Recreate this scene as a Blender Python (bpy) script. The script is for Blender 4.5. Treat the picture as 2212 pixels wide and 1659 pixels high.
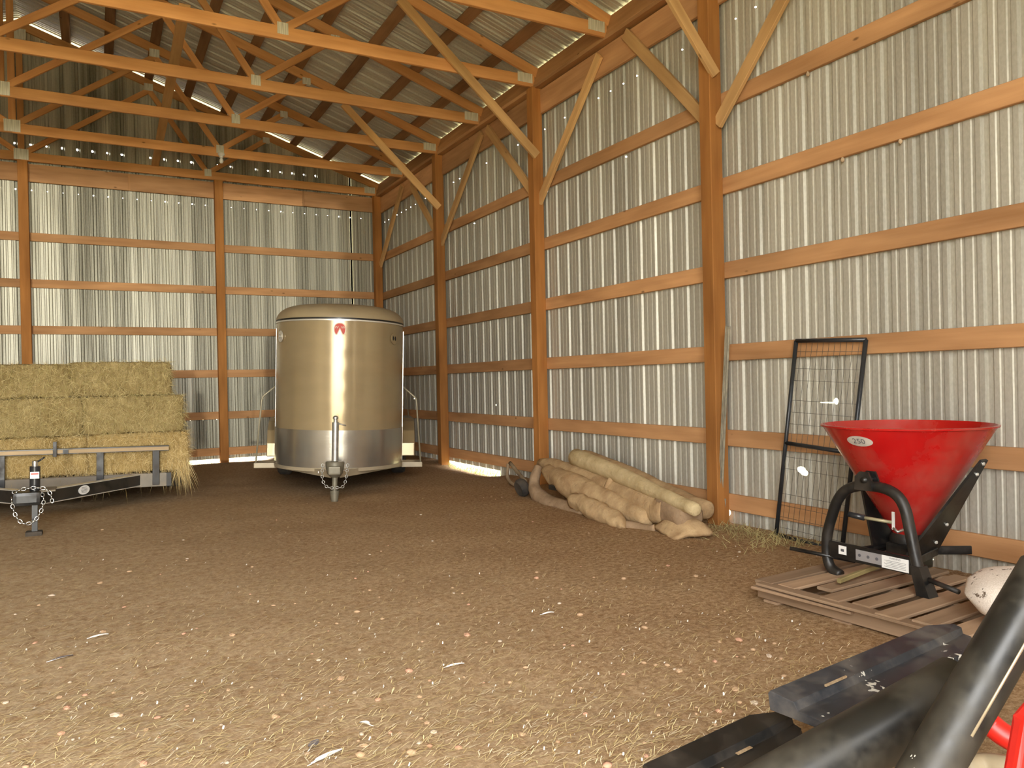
import bpy, bmesh, math, random
from mathutils import Vector, Matrix, noise
R = random.Random(7)
rad = math.radians
for o in list(bpy.data.objects): bpy.data.objects.remove(o)
scene = bpy.context.scene
COL = scene.collection

# ------------------------------------------------------------------ camera
F, YAW, PIT, ROL, CH = 1651.26, 0.4989, -0.0041, -0.0213, 1.3
def ray_of(x, y):
    c, s = math.cos(ROL), math.sin(ROL); x, y = c*x - s*y, s*x + c*y
    a, b, d = x, 1.0, y
    c, s = math.cos(PIT), math.sin(PIT); b, d = c*b - s*d, s*b + c*d
    c, s = math.cos(YAW), math.sin(YAW)
    return Vector((c*a + s*b, -s*a + c*b, d))
CAM = Vector((0, 0, CH))
fwd = ray_of(0, 0); rgt = (ray_of(1, 0) - fwd).normalized(); upv = (ray_of(0, 1) - fwd).normalized()
cd = bpy.data.cameras.new('camera'); cam = bpy.data.objects.new('camera', cd); COL.objects.link(cam)
M = Matrix.Identity(4)
for i in range(3): M[i][0] = rgt[i]; M[i][1] = upv[i]; M[i][2] = -fwd[i]; M[i][3] = CAM[i]
cam.matrix_world = M
cd.sensor_fit = 'HORIZONTAL'; cd.sensor_width = 36; cd.lens = 36*F/2212; cd.clip_start = .05; cd.clip_end = 400
scene.camera = cam
def at(u, v, x=None, y=None, z=None):
    """surveyed photo point -> world point on a stated plane (x, y or z in metres)"""
    d = ray_of((u - 1106)/F, -(v - 829.5)/F)
    t = x/d.x if x is not None else y/d.y if y is not None else (z - CH)/d.z
    return CAM + d*t

# ------------------------------------------------------------------ world, sun, exposure
w = bpy.data.worlds.new('sky'); scene.world = w; w.use_nodes = True
bg = w.node_tree.nodes['Background']; bg.inputs[0].default_value = (1.0, .985, .955, 1); bg.inputs[1].default_value = 9.0
sd = bpy.data.lights.new('low_sun', 'SUN'); sun = bpy.data.objects.new('low_sun', sd); COL.objects.link(sun)
sd.energy = .5; sd.color = (1, .96, .82); sd.angle = rad(.9)
sdir = Vector((.158, 1, -.004)).normalized()
sun.rotation_euler = sdir.to_track_quat('-Z', 'Y').to_euler()
sun.location = (-3, -20, 6)
pd = bpy.data.lights.new('opening_portal', 'AREA'); pd.shape = 'RECTANGLE'; pd.size = 5.7; pd.size_y = 4.85
portal = bpy.data.objects.new('opening_portal', pd); COL.objects.link(portal)
portal.location = (-1.02, -1.56, 2.43); portal.rotation_euler = (rad(90), 0, 0); pd.cycles.is_portal = True
vs = scene.view_settings; vs.view_transform = 'Standard'; vs.look = 'None'; vs.gamma = 1; vs.exposure = .78; vs.use_curve_mapping = False
scene.cycles.max_bounces = 8; scene.cycles.diffuse_bounces = 5

# ------------------------------------------------------------------ helpers
def mk(verts, faces, name='m', smooth=False):
    me = bpy.data.meshes.new(name); me.from_pydata([tuple(v) for v in verts], [], faces)
    if smooth:
        for p in me.polygons: p.use_smooth = True
    me.update(); return me
WM = {}
def obj(name, me, mat=None, parent=None, m=None):
    o = bpy.data.objects.new(name, me); COL.objects.link(o)
    if mat is not None and me is not None:
        if not me.materials: me.materials.append(mat)
        elif me.materials[0] is not mat:
            o.material_slots[0].link = 'OBJECT'; o.material_slots[0].material = mat
    m = m if m is not None else Matrix.Identity(4)
    if parent is not None:
        o.parent = parent; o.matrix_parent_inverse = WM.get(parent.name, Matrix.Identity(4)).inverted()
    o.matrix_basis = m; WM[o.name] = m
    return o
def tag(o, label, cat, group=None):
    o['label'] = label; o['category'] = cat
    if group: o['group'] = group
    return o
def struct(o, label=None):
    o['kind'] = 'structure'
    if label: o['label'] = label
    return o
def thing(name, label, cat, m=None, group=None):
    if m is None: m = Matrix.Identity(4)
    elif isinstance(m, (tuple, Vector)): m = Matrix.Translation(m)
    o = bpy.data.objects.new(name, None); o.empty_display_size = .1; COL.objects.link(o); o.matrix_basis = m; WM[o.name] = m
    return tag(o, label, cat, group)
def frame(p0, p1, up):
    x = (p1 - p0).normalized(); z = up - x*up.dot(x); z.normalize(); y = z.cross(x)
    m = Matrix.Identity(4)
    for i in range(3): m[i][0] = x[i]; m[i][1] = y[i]; m[i][2] = z[i]; m[i][3] = p0[i]
    return m
BC = {}
def box_mesh(L, t, w, ch=.004):
    """beam along +x from 0 to L, thickness t in y, width w in z, long edges chamfered"""
    k = (round(L, 4), round(t, 4), round(w, 4), ch)
    if k in BC: return BC[k]
    a, b = t/2, w/2; ch = min(ch, a*.5, b*.5)
    prof = [(a-ch, -b), (a, -b+ch), (a, b-ch), (a-ch, b), (-a+ch, b), (-a, b-ch), (-a, -b+ch), (-a+ch, -b)]
    v = [(0, p[0], p[1]) for p in prof] + [(L, p[0], p[1]) for p in prof]
    f = [(i, (i+1) % 8, 8+(i+1) % 8, 8+i) for i in range(8)] + [tuple(range(7, -1, -1)), tuple(range(8, 16))]
    BC[k] = mk(v, f, 'beam'); return BC[k]
def board(name, p0, p1, w, t, mat, parent=None, up=(0, 0, 1), ch=.004):
    p0, p1 = Vector(p0), Vector(p1)
    me = box_mesh((p1-p0).length, t, w, ch)
    return obj(name, me, mat, parent, frame(p0, p1, Vector(up)))
class MB:
    def __init__(s): s.v = []; s.f = []
    def add(s, v, f, m=None):
        n = len(s.v); s.v += [(m @ Vector(p)) if m is not None else Vector(p) for p in v]; s.f += [tuple(i+n for i in q) for q in f]; return s
    def box(s, lo, hi, m=None):
        x0, y0, z0 = lo; x1, y1, z1 = hi
        return s.add([(x0,y0,z0),(x1,y0,z0),(x1,y1,z0),(x0,y1,z0),(x0,y0,z1),(x1,y0,z1),(x1,y1,z1),(x0,y1,z1)],
                     [(0,3,2,1),(4,5,6,7),(0,1,5,4),(1,2,6,5),(2,3,7,6),(3,0,4,7)], m)
    def tube(s, pts, r, n=10, closed=False, caps=True):
        pts = [Vector(p) for p in pts]; N = len(pts); rr = r if isinstance(r, (list, tuple)) else [r]*N
        T = []
        for i in range(N):
            a = pts[i-1] if (i > 0 or closed) else pts[i]; b = pts[(i+1) % N] if (i < N-1 or closed) else pts[i]
            T.append((b-a).normalized())
        ref = Vector((0, 0, 1)) if abs(T[0].z) < .9 else Vector((1, 0, 0))
        u = (ref - T[0]*ref.dot(T[0])).normalized(); vs_ = []
        for i in range(N):
            u = (u - T[i]*u.dot(T[i])).normalized(); q = T[i].cross(u)
            for k in range(n):
                a = 2*math.pi*k/n; vs_.append(pts[i] + (u*math.cos(a) + q*math.sin(a))*rr[i])
        fs = []
        for i in range(N if closed else N-1):
            j = (i+1) % N
            for k in range(n): fs.append((i*n+k, i*n+(k+1) % n, j*n+(k+1) % n, j*n+k))
        if caps and not closed: fs += [tuple(range(n-1, -1, -1)), tuple(range((N-1)*n, N*n))]
        return s.add(vs_, fs)
    def lathe(s, prof, n=32, m=None, caps=True):
        vs_ = []; fs = []; P = len(prof)
        for k in range(n):
            a = 2*math.pi*k/n; vs_ += [(r*math.cos(a), r*math.sin(a), z) for r, z in prof]
        for k in range(n):
            j = (k+1) % n
            for i in range(P-1): fs.append((k*P+i, j*P+i, j*P+i+1, k*P+i+1))
        if caps:
            if prof[0][0] > 1e-6: fs.append(tuple(k*P for k in range(n-1, -1, -1)))
            if prof[-1][0] > 1e-6: fs.append(tuple(k*P+P-1 for k in range(n)))
        return s.add(vs_, fs, m)
    def prism(s, poly, d, m=None):
        """polygon in xz extruded along y 0..d"""
        n = len(poly)
        return s.add([(x, 0, z) for x, z in poly] + [(x, d, z) for x, z in poly],
                     [tuple(range(n)), tuple(range(2*n-1, n-1, -1))] + [(i, n+i, n+(i+1) % n, (i+1) % n) for i in range(n)], m)
    def build(s, name, mat, parent=None, m=None, smooth=False, bevel=0, auto=False):
        me = mk(s.v, s.f, name, smooth)
        bm = bmesh.new(); bm.from_mesh(me)
        bmesh.ops.recalc_face_normals(bm, faces=bm.faces)
        if bevel: bmesh.ops.bevel(bm, geom=list(bm.edges), offset=bevel, segments=2, profile=.7, affect='EDGES')
        bm.to_mesh(me); bm.free()
        if auto:
            for p in me.polygons: p.use_smooth = True
            me.set_sharp_from_angle(angle=rad(38))
        return obj(name, me, mat, parent, m)
def text_geo(s, size):
    cu = bpy.data.curves.new('t', 'FONT'); cu.body = s; cu.size = size; cu.align_x = 'CENTER'; cu.align_y = 'CENTER'; cu.resolution_u = 3
    o = bpy.data.objects.new('t', cu); COL.objects.link(o)
    dg = bpy.context.evaluated_depsgraph_get(); me = o.evaluated_get(dg).to_mesh()
    v = [tuple(p.co) for p in me.vertices]; f = [tuple(p.vertices) for p in me.polygons]
    o.evaluated_get(dg).to_mesh_clear(); bpy.data.objects.remove(o); bpy.data.curves.remove(cu)
    return v, f
def catmull(pts, n=6):
    P = [Vector(p) for p in pts]; P = [P[0]*2-P[1]] + P + [P[-1]*2-P[-2]]; out = []
    for i in range(1, len(P)-2):
        for k in range(n):
            t = k/n; a, b, c, d = P[i-1], P[i], P[i+1], P[i+2]
            out.append(.5*((2*b) + (c-a)*t + (2*a-5*b+4*c-d)*t*t + (3*b-a-3*c+d)*t**3))
    out.append(P[-2]); return out

# ------------------------------------------------------------------ materials
class NT:
    def __init__(s, name):
        s.m = bpy.data.materials.new(name); s.m.use_nodes = True; s.t = s.m.node_tree; s.b = s.t.nodes['Principled BSDF']; s.out = s.t.nodes['Material Output']
    def n(s, typ, **k):
        q = s.t.nodes.new(typ)
        for a, b in k.items():
            if a.startswith('i_'):
                key = a[2:]; q.inputs[int(key) if key.isdigit() else key].default_value = b
            else: setattr(q, a, b)
        return q
    def l(s, a, b): s.t.links.new(a, b)
    def set(s, **k):
        for a, b in k.items():
            key = {'color':'Base Color','rough':'Roughness','metal':'Metallic','coat':'Coat Weight','spec':'Specular IOR Level','aniso':'Anisotropic'}[a]
            s.b.inputs[key].default_value = (*b, 1) if isinstance(b, tuple) and len(b) == 3 else b
        return s
    def coords(s, scale=(1, 1, 1), kind='Object', rnd=True):
        tc = s.n('ShaderNodeNewGeometry' if kind == 'World' else 'ShaderNodeTexCoord'); mp = s.n('ShaderNodeMapping'); mp.inputs['Scale'].default_value = scale
        s.l(tc.outputs['Position' if kind == 'World' else kind], mp.inputs['Vector'])
        if rnd:
            oi = s.n('ShaderNodeObjectInfo'); mu = s.n('ShaderNodeMath', operation='MULTIPLY', i_1=57.0); s.l(oi.outputs['Random'], mu.inputs[0])
            cb = s.n('ShaderNodeCombineXYZ')
            for i in range(3): s.l(mu.outputs[0], cb.inputs[i])
            s.l(cb.outputs[0], mp.inputs['Location'])
        return mp.outputs[0]
    def noise(s, vec, scale=1, detail=4, rough=.55):
        q = s.n('ShaderNodeTexNoise'); q.inputs['Scale'].default_value = scale; q.inputs['Detail'].default_value = detail; q.inputs['Roughness'].default_value = rough
        s.l(vec, q.inputs['Vector']); return q.outputs['Fac']
    def ramp(s, fac, stops):
        q = s.n('ShaderNodeValToRGB'); e = q.color_ramp.elements
        while len(e) < len(stops): e.new(.5)
        for i, (p, c) in enumerate(stops): e[i].position = p; e[i].color = (*c, 1) if len(c) == 3 else c
        s.l(fac, q.inputs[0]); return q.outputs[0]
    def mix(s, fac, a, b, mode='MIX'):
        q = s.n('ShaderNodeMix', data_type='RGBA', blend_type=mode)
        for v, i in ((fac, 0), (a, 6), (b, 7)):
            if hasattr(v, 'is_linked'): s.l(v, q.inputs[i])
            else: q.inputs[i].default_value = (*v, 1) if isinstance(v, tuple) else v
        return q.outputs[2]
    def bump(s, h, strength=.3, dist=.01):
        q = s.n('ShaderNodeBump'); q.inputs['Strength'].default_value = strength; q.inputs['Distance'].default_value = dist
        s.l(h, q.inputs['Height']); s.l(q.outputs[0], s.b.inputs['Normal']); return q
    def col(s, c): s.l(c, s.b.inputs['Base Color'])
def G(v): return (v, v, v)
def wood(name, lo, hi, knots=True, rough=.8):
    m = NT(name); v = m.coords((1.3, 22, 22)); g = m.noise(v, 1, 5, .6)
    c = m.ramp(g, [(.25, lo), (.7, hi)])
    big = m.noise(m.coords((1.1, 5, 5)), 1, 2); c = m.mix(.45, c, m.ramp(big, [(.3, tuple(x*.62 for x in lo)), (.7, tuple(min(1, x*1.15) for x in hi))]))
    if knots:
        vo = m.n('ShaderNodeTexVoronoi'); vo.inputs['Scale'].default_value = 1; m.l(m.coords((2.6, 6, 6)), vo.inputs['Vector'])
        k = m.ramp(vo.outputs['Distance'], [(.035, G(.8)), (.085, G(0))]); c = m.mix(k, c, tuple(x*.35 for x in lo))
    oi = m.n('ShaderNodeObjectInfo'); mr = m.n('ShaderNodeMapRange', i_3=.78, i_4=1.18); m.l(oi.outputs['Random'], mr.inputs[0])
    hs = m.n('ShaderNodeHueSaturation'); m.l(mr.outputs[0], hs.inputs['Value']); m.l(c, hs.inputs['Color']); m.col(hs.outputs[0])
    m.set(rough=rough, spec=.25); m.bump(g, .25, .003); return m.m
def plain(name, c, rough=.5, metal=0., var=.25, scale=6, dust=None, dustamt=.5, coat=0.):
    m = NT(name); v = m.coords((scale,)*3); g = m.noise(v, 1, 5)
    col = m.ramp(g, [(.3, tuple(x*(1-var) for x in c)), (.7, tuple(min(1, x*(1+var)) for x in c))])
    if dust:
        d = m.noise(m.coords((scale*.6,)*3), 1, 6, .65); k = m.ramp(d, [(.5-.25*dustamt, G(0)), (.85-.2*dustamt, G(1))]); col = m.mix(k, col, dust)
        rr = m.n('ShaderNodeMapRange', i_3=rough, i_4=.85); m.l(k, rr.inputs[0]); m.l(rr.outputs[0], m.b.inputs['Roughness'])
    else: m.set(rough=rough)
    m.col(col); m.set(metal=metal, coat=coat); return m.m

W_TRUSS = wood('truss_pine', (.56, .245, .082), (.74, .385, .155))
W_GIRT = wood('girt_pine', (.44, .215, .088), (.62, .345, .16))
W_POST = wood('post_treated', (.32, .125, .03), (.48, .21, .058), knots=False)
W_PURLIN = wood('purlin_pine', (.24, .125, .06), (.38, .21, .105))
W_HEADER = wood('header_pine', (.47, .235, .10), (.66, .37, .18))
W_BRACE = wood('brace_pine', (.52, .29, .115), (.74, .46, .20))
W_PALLET = wood('pallet_wood', (.24, .15, .088), (.40, .275, .175))
W_GREY = wood('weathered_plank', (.20, .17, .12), (.36, .31, .22))
W_RAIL = wood('rail_plank', (.42, .30, .17), (.62, .46, .28))

def sheet_mat(name, holes, dark=0., metal=.3, streak=.25, sc=1.15):
    """galvanised ribbed sheet; holes = (axis, list of (t, z, rt, rz)) punched through"""
    m = NT(name); v = m.coords((9, 9, .35) if holes else (.35, 9, .35), rnd=False, kind='World'); s1 = m.noise(v, 1, 6, .7)
    sp = m.noise(m.coords((60, 60, 30), rnd=False), 1, 3)
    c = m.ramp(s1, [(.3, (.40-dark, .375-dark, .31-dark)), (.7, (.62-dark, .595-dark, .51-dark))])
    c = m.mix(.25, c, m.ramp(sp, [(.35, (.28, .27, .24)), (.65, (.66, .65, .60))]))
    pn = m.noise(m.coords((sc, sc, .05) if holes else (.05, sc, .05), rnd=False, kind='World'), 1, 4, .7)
    c = m.mix(streak, c, m.ramp(pn, [(.36, (.08, .078, .05)), (.62, (.74, .73, .60))]))  # light and dark bands in the colour stand in for broad reflections
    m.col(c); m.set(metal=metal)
    rr = m.ramp(s1, [(.3, G(.58)), (.7, G(.42))]); m.l(rr, m.b.inputs['Roughness'])
    if holes:
        ax, L = holes; tc = m.n('ShaderNodeTexCoord'); sx = m.n('ShaderNodeSeparateXYZ')
        geo = m.n('ShaderNodeNewGeometry'); m.l(geo.outputs['Position'], sx.inputs[0]); acc = None
        wv = m.n('ShaderNodeTexNoise'); wv.inputs['Scale'].default_value = 18; m.l(geo.outputs['Position'], wv.inputs['Vector'])
        for (t, z, rt, rz) in L:
            a = m.n('ShaderNodeMath', operation='SUBTRACT', i_1=t); m.l(sx.outputs[ax], a.inputs[0])
            a2 = m.n('ShaderNodeMath', operation='DIVIDE', i_1=rt); m.l(a.outputs[0], a2.inputs[0])
            b = m.n('ShaderNodeMath', operation='SUBTRACT', i_1=z); m.l(sx.outputs[2], b.inputs[0])
            b2 = m.n('ShaderNodeMath', operation='DIVIDE', i_1=rz); m.l(b.outputs[0], b2.inputs[0])
            p1 = m.n('ShaderNodeMath', operation='MULTIPLY'); m.l(a2.outputs[0], p1.inputs[0]); m.l(a2.outputs[0], p1.inputs[1])
            p2 = m.n('ShaderNodeMath', operation='MULTIPLY_ADD'); m.l(b2.outputs[0], p2.inputs[0]); m.l(b2.outputs[0], p2.inputs[1]); m.l(p1.outputs[0], p2.inputs[2])
            if acc is None: acc = p2.outputs[0]
            else:
                mn = m.n('ShaderNodeMath', operation='MINIMUM'); m.l(acc, mn.inputs[0]); m.l(p2.outputs[0], mn.inputs[1]); acc = mn.outputs[0]
        ad = m.n('ShaderNodeMath', operation='MULTIPLY_ADD', i_1=1.0, i_2=-.5); m.l(wv.outputs['Fac'], ad.inputs[0])
        sm = m.n('ShaderNodeMath', operation='ADD'); m.l(acc, sm.inputs[0]); m.l(ad.outputs[0], sm.inputs[1])
        lt = m.n('ShaderNodeMath', operation='LESS_THAN', i_1=1.0); m.l(sm.outputs[0], lt.inputs[0])
        tr = m.n('ShaderNodeBsdfTransparent'); mx = m.n('ShaderNodeMixShader')
        m.l(lt.outputs[0], mx.inputs[0]); m.l(m.b.outputs[0], mx.inputs[1]); m.l(tr.outputs[0], mx.inputs[2]); m.l(mx.outputs[0], m.out.inputs[0])
    return m.m

STEEL = plain('galvanised_fitting', (.50, .50, .47), .42, .8, .2, 20)
GUSSET = NT('nail_plate'); gv = GUSSET.coords((95, 2, 2), rnd=False); gn = GUSSET.noise(gv, 1, 2); GUSSET.col(GUSSET.ramp(gn, [(.42, (.50, .47, .38)), (.55, (.78, .75, .64))])); GUSSET.set(metal=.15, rough=.45); GUSSET = GUSSET.m
BLACK = plain('black_paint', (.009, .009, .009), .33, 0, .3, 8, (.055, .042, .03), .2)
BLACKM = plain('gloss_black_paint', (.02, .021, .023), .3, 0, .3, 8)
RUBBER = plain('tyre_rubber', (.022, .021, .02), .85, 0, .3, 8, (.10, .075, .05), .5)
ZINC = plain('zinc_chain', (.62, .63, .62), .3, .95, .15, 20)
WHITE = plain('white_decal', (.80, .80, .78), .5, 0, .05, 5)
INK = plain('decal_ink', (.10, .10, .11), .6, 0, .1, 5)
GREYP = plain('grey_plate', (.42, .42, .44), .4, .5, .1, 5)
REDINK = plain('red_decal', (.62, .055, .03), .5, 0, .1, 5)
EDGEW = plain('emblem_edge', (.85, .72, .58), .5, 0, .05, 5)

# ------------------------------------------------------------------ setting
XG, XS, YB, YS = 4.98, 5.02, 14.455, 14.495          # girt faces and sheet planes
XL, YF, RX = -6.9, -1.5, -.96                         # left wall, front, ridge
SL, EZ = .335, 5.10                                   # roof pitch, top-chord underside at x = 4.9
def roofz(x): return EZ + SL*(4.9 - (x if x > RX else 2*RX - x))
def ground_h(x, y):
    h = .012*noise.noise(Vector((x*1.7, y*1.7, 0))) + .006*noise.noise(Vector((x*6, y*6, 3)))
    def dip(c, hw, d): return d*max(0, 1-abs(c)/hw)
    if x > 4.55 and 9.3 < y < 11.4: h -= .075*min(1, (x-4.55)/.4)*min(1, min(y-9.3, 11.4-y)/.3)
    if y > 13.9 and 1.2 < x < 2.95: h -= .06*min(1, (y-13.9)/.4)*min(1, min(x-1.2, 2.95-x)/.25)
    if x > 4.4 and y < 6: h -= .03*min(1, (x-4.4)/.5)
    return h
def grid(x0, x1, y0, y1, nx, ny):
    v = []; f = []
    for j in range(ny+1):
        for i in range(nx+1):
            x = x0 + (x1-x0)*i/nx; y = y0 + (y1-y0)*j/ny; v.append((x, y, ground_h(x, y)))
    for j in range(ny):
        for i in range(nx): a = j*(nx+1)+i; f.append((a, a+1, a+nx+2, a+nx+1))
    return mk(v, f, 'floor', True)
D = NT('packed_dirt'); v = D.coords((1, 1, 1), rnd=False)
n1 = D.noise(v, 1.1, 3); n2 = D.noise(v, 30, 9, .82); n3 = D.noise(v, 120, 4, .7)
c = D.ramp(n2, [(.40, (.17, .09, .04)), (.5, (.35, .215, .11)), (.60, (.56, .40, .245))])
c = D.mix(.3, c, D.ramp(n1, [(.35, (.28, .15, .065)), (.65, (.40, .265, .14))]))
c = D.mix(D.ramp(n3, [(.58, G(0)), (.66, G(.7))]), c, (.56, .43, .25))
vo = D.n('ShaderNodeTexVoronoi'); vo.inputs['Scale'].default_value = 44; D.l(v, vo.inputs['Vector'])
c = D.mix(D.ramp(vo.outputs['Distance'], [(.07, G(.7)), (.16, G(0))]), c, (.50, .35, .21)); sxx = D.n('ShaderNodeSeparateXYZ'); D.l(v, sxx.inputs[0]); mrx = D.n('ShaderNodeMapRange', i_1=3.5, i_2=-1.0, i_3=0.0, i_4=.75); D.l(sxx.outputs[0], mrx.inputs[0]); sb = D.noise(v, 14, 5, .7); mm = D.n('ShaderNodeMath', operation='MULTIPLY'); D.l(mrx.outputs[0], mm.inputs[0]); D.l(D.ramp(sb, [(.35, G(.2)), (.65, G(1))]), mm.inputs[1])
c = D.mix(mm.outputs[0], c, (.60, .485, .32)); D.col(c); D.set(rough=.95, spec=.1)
D.bump(n2, .7, .012); DIRT = D.m
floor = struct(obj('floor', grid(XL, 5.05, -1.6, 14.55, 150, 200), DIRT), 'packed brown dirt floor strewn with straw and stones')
Gm = NT('field_grass'); v = Gm.coords((1, 1, 1), rnd=False); Gm.col(Gm.ramp(Gm.noise(v, 3, 5, .7), [(.3, (.42, .40, .20)), (.7, (.66, .60, .38))])); Gm.set(rough=.95, spec=.1)
gme = mk([(-70, -90, -.085), (80, -90, -.085), (80, 90, -.085), (-70, 90, -.085)], [(0, 1, 2, 3)], 'yard')
struct(obj('ground', gme, Gm.m), 'grassy yard outside the barn')

# ribbed sheets ------------------------------------------------------
PR, PB, PROOF = .2329, .2184, .2329
def rib_profile(P, n=4):
    pr = []
    for k in range(n):
        o = k*P
        pr += [(o-.030, 0), (o-.016, .019), (o+.016, .019), (o+.030, 0)]
        for q in (1/3, 2/3):
            c_ = o + P*q; pr += [(c_-.016, 0), (c_-.007, .0045), (c_+.007, .0045), (c_+.016, 0)]
    o = n*P; pr += [(o-.030, 0), (o-.016, .019), (o+.016, .019), (o+.030, 0)]; return pr
SHEETC = {}
def wall_sheet(parent, mat, axis, t0, P, plane, out, z0, ztop, n=4, flip=1):
    """one sheet: ribs vertical, starts at coordinate t0, thin, local profile shared"""
    pr = rib_profile(P, n); v = []; f = []
    zs = []
    for (t, d) in pr:
        zt = ztop(t0+t) if callable(ztop) else ztop
        v.append((t, d, z0)); v.append((t, d, zt))
    for i in range(len(pr)-1): f.append((2*i, 2*i+2, 2*i+3, 2*i+1))
    key = (axis, P, n, round(z0, 3), round(ztop, 3) if not callable(ztop) else t0)
    me = SHEETC.get(key)
    if me is None: me = SHEETC[key] = mk(v, f, 'sheet')
    m = Matrix.Identity(4)
    if axis == 'y': cols = [(0, 1, 0), (out, 0, 0)]; org = (plane, t0, 0)
    else: cols = [(1, 0, 0), (0, out, 0)]; org = (t0, plane, 0)
    for i in range(3): m[i][0] = cols[0][i]; m[i][1] = cols[1][i]; m[i][3] = org[i]
    return obj('sheet_panel', me, mat, parent, m)
H = []
for k in range(70):                                     # nail holes under the header on the right wall
    y = 11.215 + .03 - PR*k + PR*14
    if -1 < y < 14.3 and R.random() < .55: H.append((y, 4.452, .007, .007))
for k in (4, 13, 20): H.append((11.215-PR*k+.02, 3.67, .007, .008))
H += [(4.335, .528, .040, .026), (4.305, .505, .036, .024), (4.0, 1.088, .018, .026), (4.06, 1.078, .075, .005), (12.9, 1.02, .012, .012), (9.7, .96, .012, .012)]
H += [(12.0, .10, .10, .014), (12.3, .12, .09, .014), (5.2, .06, .05, .035), (3.45, .02, .06, .02), (3.28, .012, .05, .014), (2.52, .03, .03, .02)]
M_RIGHT = sheet_mat('galvanised_sheet_right', (1, H))
H = []
for k in range(-2, 26):
    x = -.825 + PB*k - .012
    if x < 4.8:
        if 5.27 + .15 < roofz(x) and k not in (7, 12, 15) and x < 3.9: H.append((x, 5.272, .019*R.uniform(.6, 1), .018*R.uniform(.6, 1)))
        H.append((x, 4.537, .009*R.uniform(.4, 1.3), .009*R.uniform(.5, 1.2)))
H += [(1.886, .735, .01, .015), (1.66, .735, .008, .012), (1.45, .735, .008, .012)]
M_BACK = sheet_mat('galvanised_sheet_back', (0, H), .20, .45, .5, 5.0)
M_ROOF = sheet_mat('galvanised_sheet_roof', None, -.10, .25, .15)
wall_right = struct(obj('wall_right', None), 'long ribbed metal wall on orange timber girts'); wall_back = struct(obj('wall_back', None), 'far gable wall of ribbed metal sheets')
wall_left = struct(obj('wall_left', None), 'ribbed metal wall out of view'); wall_front = struct(obj('wall_front', None), 'front wall beside the open bay')
ceiling = struct(obj('ceiling', None), 'ribbed metal roof on timber purlins')
y0 = 11.215 - PR*55
for k in range(18):
    t = y0 + k*4*PR
    if t > 14.4: break
    zb = .028 if 9.2 < t < 11.2 else -.07
    wall_sheet(wall_right, M_RIGHT, 'y', t, PR, XS + .002*(k % 2), 1, zb, 5.25)
for k in range(-1, 6):
    t = -.825 + k*4*PB; n = 4
    zb = .020 if .9 < t < 2.7 else -.07
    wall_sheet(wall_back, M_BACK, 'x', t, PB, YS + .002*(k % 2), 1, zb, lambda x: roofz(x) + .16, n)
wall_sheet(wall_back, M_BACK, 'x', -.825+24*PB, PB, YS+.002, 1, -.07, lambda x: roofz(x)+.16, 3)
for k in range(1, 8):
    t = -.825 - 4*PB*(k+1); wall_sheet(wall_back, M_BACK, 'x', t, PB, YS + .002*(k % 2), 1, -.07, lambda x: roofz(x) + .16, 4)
for k in range(17): wall_sheet(wall_left, M_ROOF, 'y', -1.3 + k*4*PR, PR, XL - .003*(k % 2), -1, -.07, 5.2)
for k in range(3):  # front wall, right of the open bay
    wall_sheet(wall_front, M_ROOF, 'x', 1.86 + k*4*PR, PR, YF - .003*(k % 2), -1, -.07, 5.6, 4 if k < 2 else 5)
for k in range(4): wall_sheet(wall_front, M_ROOF, 'x', -3.9 - (k+1)*4*PR*.83, PR*.83, YF - .003*(k % 2), -1, -.07, 5.0)
# shut gable above the opening, header and jamb
for k in range(14):
    t = XL + .05 + k*4*PB
    wall_sheet(wall_front, M_ROOF, 'x', t, PB, YF-.03-.003*(k % 2), -1, 4.95, lambda x: roofz(x)+.16, 4)
board('header', (XL, YF, 5.0), (5, YF, 5.0), .25, .05, W_HEADER, wall_front)
board('jamb_post', (1.80, YF+.05, -.05), (1.80, YF+.05, 5.0), .14, .14, W_POST, wall_front, up=(1, 0, 0))
# unseen boards added beside the jamb, stepped to cast the far-wall shadow
for k in range(12): board('shadow_board', (1.08 if k > 9 else .75, YF+.02, .2+.25*k), (1.80, YF+.02, .2+.25*k), .235, .04, W_GREY, wall_front)
# roof
def roof_sheet(side, t0, dz):
    pr = rib_profile(PROOF, 4); v = []; f = []; xa, xb = 5.35, RX
    for (t, d) in pr:
        for x in (xa, xb):
            z = EZ + SL*(4.9-x) + .20 + d*1.6
            v.append((x if side > 0 else 2*RX-x, t, z))
    for i in range(len(pr)-1): f.append((2*i, 2*i+2, 2*i+3, 2*i+1))
    key = ('roof', side); me = SHEETC.get(key) or mk(v, f, 'roof_sheet'); SHEETC[key] = me
    obj('sheet_panel', me, M_ROOF, ceiling, Matrix.Translation((0, t0, dz)))
for s in (1, -1):
    for k in range(18): roof_sheet(s, -2.1 + k*4*PROOF, .004*(k % 2))
sn = Vector((SL, 0, 1)).normalized()
for s in (1, -1):
    for k in range(10):
        x = 4.54 - .605*k
        if x < RX + .1: continue
        z = EZ + SL*(4.9-x) + .17; xx = x if s > 0 else 2*RX-x
        n_ = sn if s > 0 else Vector((-sn.x, 0, sn.z))
        for (ya, yb) in ((-1.9, 5.18), (5.18, 9.81), (9.81, 14.46)):
            board('purlin', (xx, ya+.004, z), (xx, yb-.004, z), .045, .135, W_PURLIN, ceiling, up=n_)
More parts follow.
